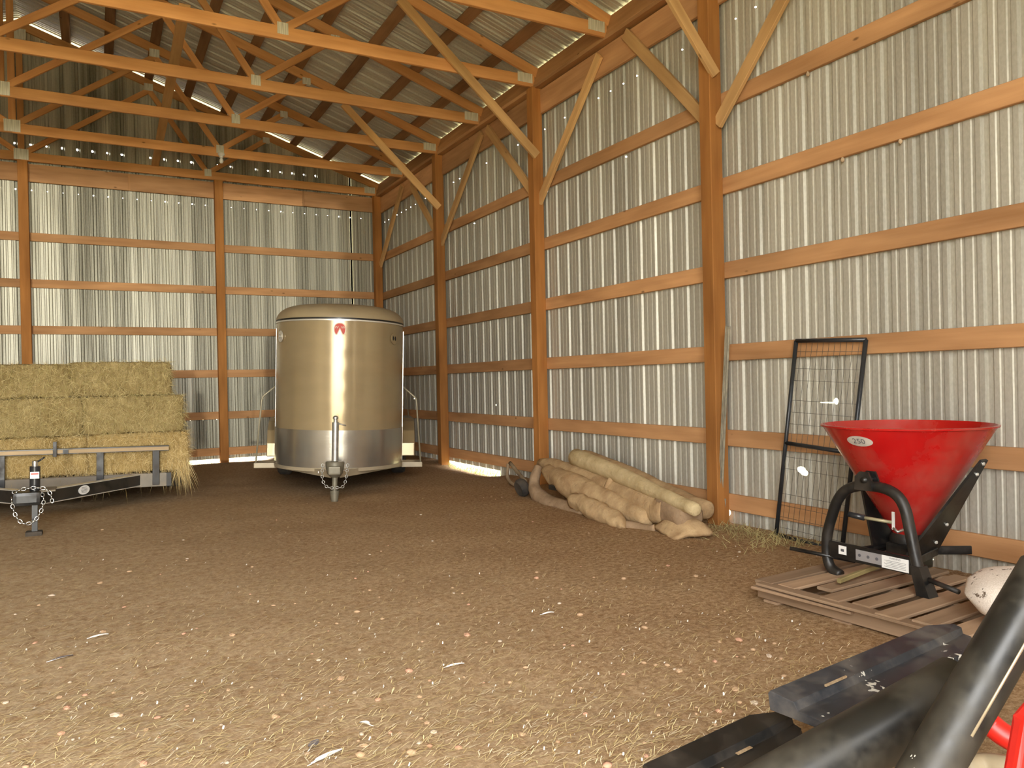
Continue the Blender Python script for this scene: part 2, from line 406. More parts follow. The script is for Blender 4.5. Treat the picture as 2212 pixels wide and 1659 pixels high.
# girts, skirt boards and headers on the right wall ---------------------
POSTY = [5.18 + 3.088*k - 3.088 for k in range(5)]     # 2.09, 5.18, 8.27, 11.36, 14.44 (post centres)
ends = [-1.45, 2.09, 5.18, 8.268, 11.356, 14.45]
for zi, zb in enumerate([.097, .672, 1.439, 2.181, 2.936, 3.696]):
    for i in range(5):
        dz = R.uniform(-.006, .006)
        board('girt' if zi else 'skirt_board', (XG+.02, ends[i]+.003, zb+.0725+dz), (XG+.02, ends[i+1]-.003, zb+.0725+dz*.5), .145, .04, W_GIRT, wall_right)
for i in range(5):
    board('header', (XG+.0, ends[i]+.003, 4.785), (XG+.0, ends[i+1]-.003, 4.785), .295, .04, W_HEADER, wall_right)
    board('eave_board', (XG-.035, ends[i]+.003, 5.10), (XG-.035, ends[i+1]-.003, 5.10), .25, .04, W_GIRT, wall_right, up=(.35, 0, 1))
    board('eave_ledger', (XG-.045, ends[i]+.003, 4.965), (XG-.045, ends[i+1]-.003, 4.965), .04, .11, W_GIRT, wall_right)
# back wall girts: posts at x = 4.9, 1.97, -0.95, -3.9, -6.85
BP = [4.905, 1.985, -.945, -3.9, -6.83]
for zi, zb in enumerate([.085, .728, 1.472, 2.215, 2.962, 3.71]):
    for i in range(4):
        board('girt' if zi else 'skirt_board', (BP[i+1]+.003, YB+.02, zb+.0675), (BP[i]-.003, YB+.02, zb+.0675), .135, .04, W_GIRT, wall_back)
for i in range(4):
    xa, xb = BP[i+1], BP[i]; xm = (xa+xb)/2 + .05
    for a, b in ((xa, xm-.012), (xm+.012, xb)): board('header', (a, YB, 4.80), (b, YB, 4.80), .285, .04, W_HEADER, wall_back)
    board('header_block', (xm, YB-.005, 4.66), (xm, YB-.005, 4.94), .05, .03, W_GIRT, wall_back, up=(1, 0, 0))
# wasp nests under the girts
for u, vv in ((1745, 160), (1820, 345), (1945, 305)):
    p = at(u, vv, x=XG+.01); mb = MB(); mb.lathe([(0, -.02), (.012, -.014), (.016, 0), (.009, .014), (.0, .03)], 8)
    mb.build('wasp_nest', plain('paper_nest', (.52, .38, .24), .9), wall_right, Matrix.Translation(p), smooth=True)

# ------------------------------------------------------------------ posts with knee braces
def post(wall, x, y, zt, braces, wx=.14, wy=.14, zb=-.1):
    o = board('timber_post', (x, y, zb), (x, y, zt), wy, wx, W_POST, wall, up=(0, 1, 0), ch=.006)
    for p0, p1, w_, up in braces: board('knee_brace', p0, p1, w_, .04, W_BRACE, o, up=up)
    return o
XP = XG - .07
post(wall_right, XP, 5.173, 4.96, [
    ((XP, 5.10, 3.99), (4.10, 5.10, 4.93), .10, (.6, 0, .6)),
    ((4.935, 5.22, 3.60), (4.935, 6.42, 4.90), .115, (0, -.7, .7)),
    ((4.925, 5.10, 3.55), (4.925, 3.95, 4.72), .115, (0, .7, .7))])
post(wall_right, XP, 8.275, 4.96, [
    ((XP-.02, 8.20, 4.10), (3.12, 8.20, 5.66), .11, (.6, 0, .6)),
    ((4.93, 8.23, 3.53), (4.93, 6.88, 4.85), .115, (0, .7, .7)),
    ((4.93, 8.33, 3.64), (4.93, 9.62, 4.87), .115, (0, -.7, .7))])
post(wall_right, XP, 11.363, 4.96, [
    ((XP-.02, 11.29, 4.10), (3.36, 11.29, 5.52), .11, (.6, 0, .6)),
    ((4.93, 11.32, 3.53), (4.93, 9.80, 4.86), .115, (0, .7, .7)),
    ((4.93, 11.42, 3.66), (4.93, 12.58, 4.76), .115, (0, -.7, .7))])
post(wall_back, 4.905, 14.385, 4.96, [
    ((4.93, 14.30, 3.60), (4.93, 13.02, 4.86), .115, (0, .7, .7))])
post(wall_back, 1.985, YB-.07, 4.96, [])
post(wall_back, -.945, YB-.07, 4.96, [])
post(wall_right, XP, 2.09, 4.96, [])

# ------------------------------------------------------------------ roof trusses
def make_truss(label):
    y = 8.267; t = thing('roof_truss', label, 'truss', Matrix.Translation((RX, y, 4.97)), 'roof trusses')
    for s in (1, -1):
        X = lambda x: x if s > 0 else 2*RX - x
        board('bottom_chord', (X(RX+.0015), y, 5.04), (X(4.905), y, 5.04), .142, .04, W_TRUSS, t)
        n_ = Vector((SL*s, 0, 1)).normalized()
        a = Vector((X(4.98), y, EZ - SL*.08)) + n_*.068; b = Vector((X(RX+.003), y, roofz(RX))) + n_*.068
        board('top_chord', a, b, .128, .04, W_TRUSS, t, up=n_)
        for p0, p1 in (((1.80, 5.10), (.86, 6.46)), ((1.85, 5.10), (2.84, 5.80)), ((RX+.05, 5.10), (.92, 6.40))):
            board('web', (X(p0[0]), y, p0[1]), (X(p1[0]), y, p1[1]), .085, .038, W_TRUSS, t, up=(-.5*s, 0, .7))
        for px, pz, pw, ph in ((4.77, 5.07, .21, .115), (1.82, 5.085, .115, .125), (.9, 6.44, .14, .12), (2.83, 5.79, .12, .10)):
            mb = MB(); mb.box((-pw/2, -.002, -ph/2), (pw/2, .002, ph/2))
            for sd_ in (-.0225, .0225): mb.build('gusset_plate', GUSSET, t, Matrix.Translation((X(px), y+sd_, pz)))
    board('king_post', (RX, y, 5.10), (RX, y, roofz(RX)), .09, .038, W_TRUSS, t, up=(1, 0, 0))
    for pz in (5.07, 6.98):
        mb = MB(); mb.box((-.10, -.002, -.085), (.10, .002, .085))
        mb.build('gusset_plate', GUSSET, t, Matrix.Translation((RX, y-.0225, pz)))
    return t
TL = ['pine roof truss over the post behind the leaning gate', 'pine roof truss between the two nearest visible posts, highest in view',
      'pine roof truss resting on the post behind the rolled carpets', 'pine roof truss between the carpet post and the trailer post',
      'pine roof truss resting on the post right of the silver trailer', 'pine roof truss just in front of the gable wall truss',
      'pine roof truss fixed against the far gable wall']
t2 = make_truss(TL[2])
for k in (0, 1, 3, 4, 5, 6):
    dy = 1.5435*(k-2)
    if k == 6: dy -= .045
    c_ = t2.copy(); COL.objects.link(c_); c_.matrix_basis = Matrix.Translation((0, dy, 0)) @ WM[t2.name]; c_['label'] = TL[k]
    for ch in list(t2.children):
        q = ch.copy(); COL.objects.link(q); q.parent = c_; q.matrix_parent_inverse = ch.matrix_parent_inverse.copy()
board('truss_stay', (.975, 14.40, 5.12), (.93, 8.9, 5.42), .115, .04, W_BRACE, ceiling, up=(1, 0, 0))
lq = at(478, 338, y=12.85)
lt_ = thing('lamp_holder', 'small white lamp holder with bare bulb on a truss joint', 'lamp', lq)
PORC = plain('white_porcelain', (.78, .76, .70), .3)
MB().lathe([(0, .05), (.05, .05), (.055, .03), (.03, .0), (.03, -.02), (0, -.02)], 16, Matrix.Translation(lq)).build('socket', PORC, lt_, auto=True)
MB().lathe([(0, -.11), (.02, -.105), (.032, -.08), (.03, -.055), (.016, -.03), (.014, -.015), (0, -.015)], 16, Matrix.Translation(lq)).build('bulb', PORC, lt_, smooth=True)
# ------------------------------------------------------------------ silver horse trailer
def NOSEMAT(name, c, r, band=False):
    m = NT(name)
    if band:
        tc = m.coords((1, 1, 1), rnd=False); sx = m.n('ShaderNodeSeparateXYZ'); m.l(tc, sx.inputs[0])
        at2 = m.n('ShaderNodeMath', operation='ARCTAN2'); yy = m.n('ShaderNodeMath', operation='SUBTRACT', i_0=1.3); m.l(sx.outputs[1], yy.inputs[1])
        m.l(sx.outputs[0], at2.inputs[0]); m.l(yy.outputs[0], at2.inputs[1])
        cb = m.n('ShaderNodeCombineXYZ'); k = m.n('ShaderNodeMath', operation='MULTIPLY', i_1=.85); m.l(at2.outputs[0], k.inputs[0]); m.l(k.outputs[0], cb.inputs[0]); m.l(sx.outputs[2], cb.inputs[1])
        mp = m.n('ShaderNodeMapping'); mp.inputs['Rotation'].default_value = (0, 0, rad(45)); mp.inputs['Scale'].default_value = (38, 38, 1); m.l(cb.outputs[0], mp.inputs[0])
        ck = m.n('ShaderNodeTexChecker', i_Scale=1.0); m.l(mp.outputs[0], ck.inputs['Vector']); ck.inputs['Color1'].default_value = (1, 1, 1, 1); ck.inputs['Color2'].default_value = (0, 0, 0, 1)
        m.bump(ck.outputs['Fac'], .12, .001)
    g = m.noise(m.coords((2, 2, 5), rnd=False), 1, 5); m.col(m.ramp(g, [(.3, tuple(x*.9 for x in c)), (.7, c)]))
    m.l(m.ramp(g, [(.3, G(r)), (.75, G(r+.05))]), m.b.inputs['Roughness']); m.set(metal=.85 if band else .38); return m.m
M_NOSE = NOSEMAT('champagne_metal', (.42, .325, .185), .20)
M_CAP = plain('tan_roof_paint', (.36, .285, .17), .45, .1, .08, 4)
M_BAND = NOSEMAT('diamond_plate', (.56, .53, .46), .22, True)
M_TAN = plain('tan_paint', (.42, .35, .24), .45, .2, .1, 5)
M_RAIL = plain('dull_cream_paint', (.40, .36, .25), .4, .2, .1, 5)
M_HITCH = plain('hitch_grey', (.20, .18, .13), .5, .3, .2, 9)
M_TRIM = plain('bright_trim', (.82, .80, .74), .3, .6, .05, 5)
hw = .79
tm = Matrix.Translation((2.32, 8.46, 0)) @ Matrix.Rotation(rad(-18), 4, 'Z') @ Matrix.Rotation(.034, 4, 'Y')
ht = thing('horse_trailer', 'silver round-nosed horse trailer parked in the far right corner', 'trailer', tm)
def LB(mb, name, mat, **k): return mb.build(name, mat, k.pop('parent', ht), tm, **k)
def nose(th, z, off=0., sc=1.): return ((hw*sc+off)*math.sin(th), 1.30 - (.92*sc+off)*math.cos(th), z)
NS = 40
def nose_strip(z0, z1, off=0., a0=-90, a1=90, n=NS, body=None):
    mb = MB(); v = []
    for i in range(n+1):
        th = rad(a0 + (a1-a0)*i/n); v += [nose(th, z0(th) if callable(z0) else z0, off), nose(th, z1, off)]
    f = [(2*i, 2*i+2, 2*i+3, 2*i+1) for i in range(n)]
    return mb.add(v, f)
LB(nose_strip(.76, 2.07), 'nose_panel', M_NOSE, smooth=True)
LB(nose_strip(.32, .765, .006), 'diamond_plate_band', M_BAND, smooth=True)
LB(nose_strip(.285, .325, .010), 'bottom_rail', M_TAN, smooth=True)
LB(nose_strip(2.065, 2.09, .002), 'roof_seam', BLACK, smooth=True)
LB(nose_strip(2.05, 2.067, .010), 'seam_trim', M_TRIM, smooth=True)
# roof cap: nose dome lofted into the straight roof
mb = MB(); rows = []
NV = 9
def cap(v): return 1 - .34*(1-math.cos(v)), 2.088 + .185*math.sin(v)
for j in range(NV+1):
    sc, z = cap(rad(90*j/NV)); row = [(hw*sc, 4.3, z)]
    for i in range(NS+1):
        th = rad(90-180*i/NS); row.append(nose(th, z, .008, sc))
    row.append((-hw*sc, 4.3, z)); rows.append(row)
v = [p for r_ in rows for p in r_]; n_ = len(rows[0]); f = []
for j in range(NV):
    for i in range(n_-1): f.append((j*n_+i, j*n_+i+1, (j+1)*n_+i+1, (j+1)*n_+i))
f.append(tuple(range(NV*n_, NV*n_+n_))); f.append(tuple([j*n_ for j in range(NV+1)] + [j*n_+n_-1 for j in range(NV, -1, -1)]))
LB(mb.add(v, f), 'roof_cap', M_CAP, auto=True)
for s in (-1, 1):
    LB(MB().add([(s*hw, 1.30, .30), (s*hw, 4.3, .30), (s*hw, 4.3, 2.09), (s*hw, 1.30, 2.09)], [(0, 1, 2, 3)]).add([(s*(hw-.03), 1.30, .30), (s*(hw-.03), 4.3, .30), (s*(hw-.03), 4.3, 2.09), (s*(hw-.03), 1.30, 2.09)], [(0, 1, 2, 3)]), 'side_panel', M_NOSE)
    LB(MB().box((s*hw-.009, 1.285, .30), (s*hw+.009, 1.325, 2.0)), 'corner_trim', M_TRIM)
    LB(MB().box((s*.795 if s > 0 else -1.065, 1.38, .225), (1.065 if s > 0 else -.795, 1.72, .29)), 'step', M_TAN, bevel=.008)
    rl = [Vector(q) for q in ((s*.79, 1.42, 1.29), (s*.955, 1.42, 1.15), (s*.972, 1.42, 1.125), (s*.982, 1.42, 1.09), (s*1.045, 1.42, .29))]
    LB(MB().tube(rl, .0105, 8), 'grab_rail', M_RAIL, smooth=True)
    rl = [(p[0]*.985, p[1]+2.6, .62+(p[2]-.29)*.75) for p in rl]
    LB(MB().tube(rl, .009, 8), 'grab_rail', M_RAIL, smooth=True)
    x0, x1 = (s*hw, s*1.01) if s > 0 else (s*1.01, s*hw)
    fp = [(0, .30), (.015, .48), (.09, .66), (.24, .78), (.42, .82), (1.33, .82), (1.6, .70), (1.75, .30)]; nf = len(fp)
    LB(MB().add([(x, 2.15+a, b) for x in (x0, x1) for a, b in fp], [tuple(range(nf)), tuple(range(2*nf-1, nf-1, -1))] + [(k, (k+1) % nf, nf+(k+1) % nf, nf+k) for k in range(nf)]), 'fender', M_NOSE, bevel=.012)
    for yy in (2.62, 3.42):
        whl = MB(); whl.lathe([(.17, -.09), (.30, -.095), (.335, -.06), (.335, .06), (.30, .095), (.17, .09)], 28)
        tw = whl.build('wheel', RUBBER, ht, tm @ Matrix.Translation((s*.80, yy, .335)) @ Matrix.Rotation(rad(90), 4, 'Y'), auto=True)
        MB().lathe([(.0, -.04), (.16, -.04), (.175, .0), (.175, .08), (0, .05)], 20).build('hub', STEEL, tw, tm @ Matrix.Translation((s*.80, yy, .335)) @ Matrix.Rotation(rad(90), 4, 'Y'), auto=True)
    # round vents
    th = rad(-60) if s < 0 else rad(55); p = Vector(nose(th, 1.875, .004)); nn = Vector((math.sin(th)*.92, -math.cos(th)*hw, 0)).normalized()
    vm = tm @ Matrix.Translation(p) @ nn.to_track_quat('Z', 'Y').to_matrix().to_4x4()
    vr = MB().lathe([(.0, .0), (.062, .0), (.070, .006), (.070, .012), (.060, .014), (0, .012)], 24).build('vent', M_TRIM if s < 0 else M_NOSE, ht, vm, auto=True)
    for dx in (-.024, .026):
        MB().lathe([(0, .012), (.016, .012), (.016, .0165), (0, .0165)], 12).build('vent_hole', BLACK if s > 0 else STEEL, vr, vm @ Matrix.Translation((dx, 0, 0)) @ Matrix.Diagonal((.9, 1.7, 1, 1)), auto=True)
LB(MB().box((-hw+.01, 4.27, .3), (hw-.01, 4.3, 2.09)), 'rear_door', M_NOSE)
LB(MB().box((-hw+.02, 1.32, .29), (hw-.02, 4.28, .33)), 'trailer_floor', BLACK)
# red emblem with two letters on the nose
def on_nose(u, v, off): return nose(math.asin(max(-1, min(1, u/hw))), 1.955+v, off)
def emblem(pts, name, mat, off):
    mb = MB(); n = len(pts); mb.add([on_nose(u, v, off) for u, v in pts], [tuple(range(n))]); return LB(mb, name, mat)
half = [(0, .070), (.022, .068), (.045, .058), (.062, .042), (.073, .012), (.072, -.02), (.066, -.050), (.054, -.070), (.042, -.076), (.030, -.070), (.018, -.045), (.0, -.008)]
full = half + [(-a, b) for a, b in half[-2:0:-1]]
full = [(a*.95+.02, b) for a, b in full]
emblem(full, 'emblem_border', EDGEW, .008)
hin = [(0, .059), (.02, .058), (.040, .049), (.054, .036), (.0635, .01), (.0625, -.02), (.057, -.046), (.049, -.061), (.042, -.065), (.035, -.061), (.025, -.040), (.0, .012)]
emblem([(a*.95+.02, b) for a, b in hin + [(-a, b) for a, b in hin[-2:0:-1]]], 'emblem', REDINK, .011)
for dx in (-.034, .038):
    tv, tf = text_geo('W', .045); LB(MB().add([on_nose(a+.02+dx-.002, b+.012, .014) for a, b, _ in tv], tf), 'emblem_letter', EDGEW)
# tongue, coupler, jack and chains
for s in (-1, 1):
    pa = [(s*.80, 1.28), (s*.05, .10), (s*.05, .16), (s*.80, 1.36)]
    LB(MB().add([(x, y, .245) for x, y in pa] + [(x, y, .318) for x, y in pa], [(0, 1, 2, 3), (7, 6, 5, 4), (0, 4, 5, 1), (1, 5, 6, 2), (2, 6, 7, 3), (3, 7, 4, 0)]), 'tongue_arm', M_TAN)
LB(MB().box((-.065, -.16, .31), (.065, .16, .40)), 'coupler', M_HITCH, bevel=.015)
LB(MB().lathe([(0, -.11), (.05, -.10), (.085, -.06), (.10, .0), (.105, .06), (.095, .075), (.05, .08), (0, .08)], 18, Matrix.Translation((0, -.02, .37))), 'coupler_housing', M_HITCH, auto=True)
LB(MB().tube([(0, -.02, .36), (0, -.02, .88)], .037, 14), 'jack_tube', STEEL, auto=True)
LB(MB().lathe([(0, 0), (.022, 0), (.022, .035), (.030, .04), (.030, .06), (.012, .075), (0, .075)], 12, Matrix.Translation((0, -.02, .88))), 'jack_cap', STEEL, auto=True)
LB(MB().tube([(0, -.02, .875), (.06, -.03, .86), (.115, -.035, .845)], .008, 8), 'jack_crank', STEEL, smooth=True)
LB(MB().tube([(0, -.02, .36), (0, -.02, .12), (0, -.02, .115)], [.03, .03, .045], 14), 'jack_leg', M_HITCH, auto=True)
LB(MB().tube([(0, -.02, .12), (0, -.02, .10), (0, -.02, -.02)], [.05, .05, .036], 14), 'jack_foot', M_HITCH, auto=True)
def chain(pts, name, mat, parent, m, r=.0042, L=.042):
    P = catmull(pts, 14); mb = MB(); acc = 0; k = 0; last = P[0]
    i = 1
    cur = P[0]; step = L*.74
    while i < len(P):
        if (P[i]-cur).length >= step:
            nx = cur + (P[i]-cur).normalized()*step; mid = (cur+nx)/2; d = (nx-cur).normalized()
            ref = Vector((0, 0, 1)) if abs(d.z) < .8 else Vector((1, 0, 0)); a = d.cross(ref).normalized(); b = d.cross(a)
            sdv = a if k % 2 else b
            mb.tube([mid + d*(L/2-r)*math.cos(t) + sdv*(.014)*math.sin(t) for t in [2*math.pi*q/10 for q in range(10)]], r, 5, closed=True)
            cur = nx; k += 1
        else: i += 1
    return mb.build(name, mat, parent, m, smooth=True)
chain([(-.13, -.05, .42), (-.135, -.08, .30), (-.11, -.10, .20), (-.06, -.11, .165), (0, -.11, .16)], 'safety_chain', STEEL, ht, tm)
chain([(.14, -.05, .42), (.13, -.08, .30), (.11, -.10, .20), (.08, -.11, .165), (.01, -.11, .165)], 'safety_chain', STEEL, ht, tm)
LB(MB().box((-.205, .33, .275), (-.165, .335, .298)), 'plate_sticker', WHITE)

# ------------------------------------------------------------------ hay trailer
fm = Matrix.Translation((-.51, 8.15, 0)) @ Matrix.Rotation(.024, 4, 'Y')
ft = thing('flatbed_trailer', 'black flatbed utility trailer loaded with hay bales', 'trailer', fm)
def FB(mb, name, mat, **k): return mb.build(name, mat, k.pop('parent', ft), fm, **k)
M_PRIMER = plain('dusty_grey_paint', (.20, .18, .15), .6, 0, .2, 5, (.30, .25, .18), .6)
yd = 1.36                                                # deck front, local y
FB(MB().box((-1.4, yd, .22), (1.19, yd+.05, .37)), 'front_rail', M_PRIMER, bevel=.004)
for k in range(13): FB(MB().box((-1.4+.2*k, yd+.05, .335), (-1.4+.2*k+.19, yd+3.6, .372)), 'deck_plank', W_GREY)
for s, x in ((-1, -1.42), (1, 1.19)): FB(MB().box((x, yd, .22), (x+.05, yd+3.6, .37)), 'side_rail', BLACK)
for x in (-.92, -.38, .525, 1.08): FB(MB().box((x-.035, yd-.03, .24), (x+.035, yd+.03, .625)), 'stake', BLACK, bevel=.004)
FB(MB().box((-1.4, yd-.045, .625), (1.21, yd+.05, .632)), 'rail_cap', BLACK)
FB(MB().box((-1.4, yd-.04, .632), (1.21, yd+.04, .672)), 'top_rail', W_RAIL)
FB(MB().box((-1.4, yd-.05, .672), (1.21, yd+.05, .682)), 'rail_cap', BLACKM)
FB(MB().box((.085, yd-.09, .60), (.12, yd-.045, .76)), 'rail_bracket', BLACK, bevel=.003)
FB(MB().box((.175, yd-.06, .63), (.225, yd-.04, .674)), 'rail_clip', BLACK)
for s in (-1, 1):
    a, b = Vector((s*.04, .08, .33)), Vector((s*.92, yd+.05, .30)); d = b-a
    for nm, zo, hh, mt in (('tongue_arm', -.055, .11, BLACK), ('tongue_flange', .058, .008, M_TRIM), ('tongue_flange', -.063, .008, M_TRIM)):
        mb = MB(); q = d.cross(Vector((0, 0, 1))).normalized()*(.028 if nm == 'tongue_arm' else .036)
        z0, z1 = (zo, zo+hh) if nm == 'tongue_arm' else (zo-hh/2, zo+hh/2)
        vv = [p + e*q + Vector((0, 0, z)) for z in (z0, z1) for p, e in ((a, -1), (b, -1), (b, 1), (a, 1))]
        FB(mb.add(vv, [(0, 3, 2, 1), (4, 5, 6, 7), (0, 1, 5, 4), (1, 2, 6, 5), (2, 3, 7, 6), (3, 0, 4, 7)]), nm, mt)
pq = Vector((.04, .08, .33)).lerp(Vector((.92, yd+.05, .30)), .36); qd = Vector((.88, yd-.03, 0)).normalized()
dm = fm @ Matrix.Translation(pq + Vector((qd.y, -qd.x, 0))*.033) @ frame(Vector((0, 0, 0)), qd, Vector((0, 0, 1)))
oval = [(.085*math.cos(t), .045*math.sin(t)) for t in [2*math.pi*k/28 for k in range(28)]]
dc = MB().prism(oval, .003).build('oval_decal', WHITE, ft, dm)
for k in range(5): MB().box((-.05+.006*abs(k-2), -.0015, -.025+.012*k), (.05-.006*abs(k-2), 0, -.021+.012*k)).build('decal_line', INK, dc, dm)
FB(MB().box((-.16, -.14, .28), (.05, .18, .40)), 'coupler', BLACK, bevel=.03)
FB(MB().box((-.10, -.02, .385), (.16, .26, .40)), 'tongue_plate', M_PRIMER)
FB(MB().tube([(.0, 0, .32), (0, 0, .62)], .042, 16), 'jack_tube', BLACKM, auto=True)
FB(MB().tube([(.0, 0, .62), (0, 0, .665), (0, 0, .67)], [.024, .024, .018], 14), 'jack_cap', ZINC, auto=True)
FB(MB().box((-.035, -.0445, .512), (.035, -.0405, .572)), 'jack_label', WHITE); FB(MB().box((-.028, -.0455, .548), (.030, -.0448, .560)), 'label_heading', REDINK)
FB(MB().tube([(0, 0, .648), (.05, -.01, .68), (.075, -.01, .70)], .008, 8), 'jack_crank', BLACKM, smooth=True)
FB(MB().box((-.022, -.022, -.01), (.022, .022, .34)), 'jack_leg', BLACKM); FB(MB().box((-.07, -.06, -.02), (.06, .06, .035)), 'jack_foot', RUBBER, bevel=.012)
chain([(-.17, -.10, .36), (-.16, -.15, .30), (-.13, -.17, .20), (-.07, -.18, .13), (.01, -.17, .15), (.06, -.15, .24), (.075, -.12, .33), (.05, -.08, .40)], 'safety_chain', ZINC, ft, fm, .005, .05)
chain([(-.165, -.08, .40), (-.08, -.10, .43), (.02, -.10, .435), (.10, -.10, .415), (.135, -.11, .34), (.14, -.11, .26)], 'safety_chain', ZINC, ft, fm, .005, .05)
for s, x in ((1, 1.40),):
    wt = MB().lathe([(.19, -.09), (.30, -.10), (.34, -.07), (.34, .07), (.30, .10), (.19, .09)], 28).build('wheel', RUBBER, ft, fm @ Matrix.Translation((x, 3.05, .33)) @ Matrix.Rotation(rad(90), 4, 'Y'), auto=True)
    MB().lathe([(0, -.03), (.19, -.03), (.19, .05), (0, .05)], 18).build('hub', STEEL, wt, fm @ Matrix.Translation((x, 3.05, .33)) @ Matrix.Rotation(rad(90), 4, 'Y'), auto=True)
    FB(MB().prism([(1.26, .60), (1.55, .60), (1.55, .64), (1.26, .64)], .9, Matrix.Translation((0, 2.6, 0))), 'fender', BLACK)

# hay bales ----------------------------------------------------------
def hay_mat(name, a, b, cc):
    m = NT(name); n1 = m.noise(m.coords((48, 14, 9)), 1, 6, .75); n2 = m.noise(m.coords((3, 3, 3)), 1, 3)
    c = m.ramp(n1, [(.28, a), (.5, b), (.72, cc)]); c = m.mix(.35, c, m.ramp(n2, [(.35, a), (.7, cc)])); m.col(c); m.set(rough=.9, spec=.15); m.bump(n1, 1, .02); return m.m
HAYG = hay_mat('green_hay', (.17, .115, .04), (.40, .30, .125), (.60, .48, .24))
HAYY = hay_mat('golden_straw', (.22, .14, .04), (.46, .32, .12), (.68, .52, .24))
def straw_mat(name, cols):
    m = NT(name); g = m.n('ShaderNodeNewGeometry'); m.col(m.ramp(g.outputs['Random Per Island'], [(k/(len(cols)-1), c) for k, c in enumerate(cols)])); m.set(rough=.85, spec=.2); return m.m
STRG = straw_mat('green_hay_strand', [(.20, .14, .05), (.46, .36, .15), (.70, .58, .30), (.38, .32, .11)]); STRY = straw_mat('gold_straw_strand', [(.30, .20, .06), (.62, .46, .20), (.82, .68, .38), (.55, .38, .14)]); 
def blade(vs_, fs_, p, d, L, w_, curl, rr):
    d = d.normalized(); sd_ = d.cross(Vector((rr.uniform(-1, 1), rr.uniform(-1, 1), rr.uniform(-1, 1)))).normalized()*w_
    q = p + d*L*.55 + Vector((0, 0, -curl*L*.15)); e = p + d*L + Vector((0, 0, -curl*L*.6)); n = len(vs_)
    vs_ += [p-sd_, p+sd_, q+sd_*.8, q-sd_*.8, e]; fs_ += [(n, n+1, n+2, n+3), (n+3, n+2, n+4)]
def bale(label, x0, x1, z0, z1, mat, smat, seed, ns=3200, droop=0):
    rr = random.Random(seed); y0, y1 = 9.58, 10.06
    bm = bmesh.new(); bmesh.ops.create_cube(bm, size=1)
    bmesh.ops.subdivide_edges(bm, edges=bm.edges[:], cuts=15, use_grid_fill=True)
    cx, cz = (x0+x1)/2, (z0+z1)/2; sx, sz = x1-x0, z1-z0; sy = y1-y0
    for vtx in bm.verts:
        c = vtx.co.copy(); r_ = .035
        p = Vector((c.x*sx, c.y*sy, c.z*sz))
        hx, hy, hz = sx/2-r_, sy/2-r_, sz/2-r_
        k = Vector((max(-hx, min(hx, p.x)), max(-hy, min(hy, p.y)), max(-hz, min(hz, p.z)))); e = p-k
        if e.length > 1e-6: p = k + e.normalized()*min(r_, e.length)*1.0
        q = p*9 + Vector((seed*7, 0, 0)); p += p.normalized()*(.018*noise.noise(q) + .010*noise.noise(q*3.1))
        p.y += .012*math.sin(p.x*38+seed)*(1 if c.y < 0 else 0)*.5
        vtx.co = p
    me = bpy.data.meshes.new('hay_bale'); bm.to_mesh(me); bm.free()
    for p in me.polygons: p.use_smooth = True
    m = Matrix.Translation((cx, (y0+y1)/2, cz)) @ Matrix.Rotation(rr.uniform(-.02, .02), 4, 'Z')
    o = tag(obj('hay_bale', me, mat, None, m), label, 'hay bale', 'hay bales stacked on the flatbed trailer')
    vs_ = []; fs_ = []
    for k in range(ns):
        u, w_ = rr.uniform(-.5, .5), rr.uniform(-.5, .5)
        r_ = rr.random()
        if r_ < .68: p = Vector((u*sx, -sy/2-.004, w_*sz)); d = Vector((rr.gauss(0, .8), -.10-.25*rr.random(), rr.gauss(-.1, .8)))
        elif r_ < .86: p = Vector((u*sx, -abs(w_)*sy, sz/2-.008)); d = Vector((rr.gauss(0, 1), rr.gauss(-.4, .6), .25*rr.random()))
        else: p = Vector((sx/2-.008, w_*sy, rr.uniform(-.5, .5)*sz)); d = Vector((.4+rr.random()*.5, rr.gauss(0, .7), rr.gauss(-.3, .7)))
        blade(vs_, fs_, p, d, rr.uniform(.03, .13), rr.uniform(.0009, .0019), rr.random(), rr)
    for k in range(droop):
        u = rr.choice((rr.uniform(.3, .5), rr.uniform(.38, .5), rr.uniform(-.5, .5))); p = Vector((u*sx, -sy/2-.01, rr.uniform(-.45, -.2)*sz)); d = Vector((rr.gauss(.05, .25), -.10-.2*rr.random(), -1))
        blade(vs_, fs_, p, d, rr.uniform(.12, .34), rr.uniform(.0009, .0018), .3, rr)
    st = obj('hay_strands', mk(vs_, fs_, 'strands'), smat, o, m); st['kind'] = 'stuff'
    return o
bale('green hay bale at the right end of the top layer', -.235, .76, 1.225, 1.605, HAYG, STRG, 1)
bale('green hay bale at the left of the top layer, cut by the picture edge', -1.24, -.232, 1.225, 1.585, HAYG, STRG, 2)
bale('green hay bale at the right end of the middle layer', -.13, .885, .805, 1.222, HAYG, STRG, 3)
bale('green hay bale at the left of the middle layer, cut by the picture edge', -1.16, -.128, .805, 1.222, HAYG, STRG, 4)
bale('golden straw bale at the right end of the bottom layer', -.09, .93, .36, .802, HAYY, STRY, 5, 3200, 260)
bale('golden straw bale at the left of the bottom layer, cut by the picture edge', -1.12, -.088, .375, .802, HAYY, STRY, 6, 3000, 60)

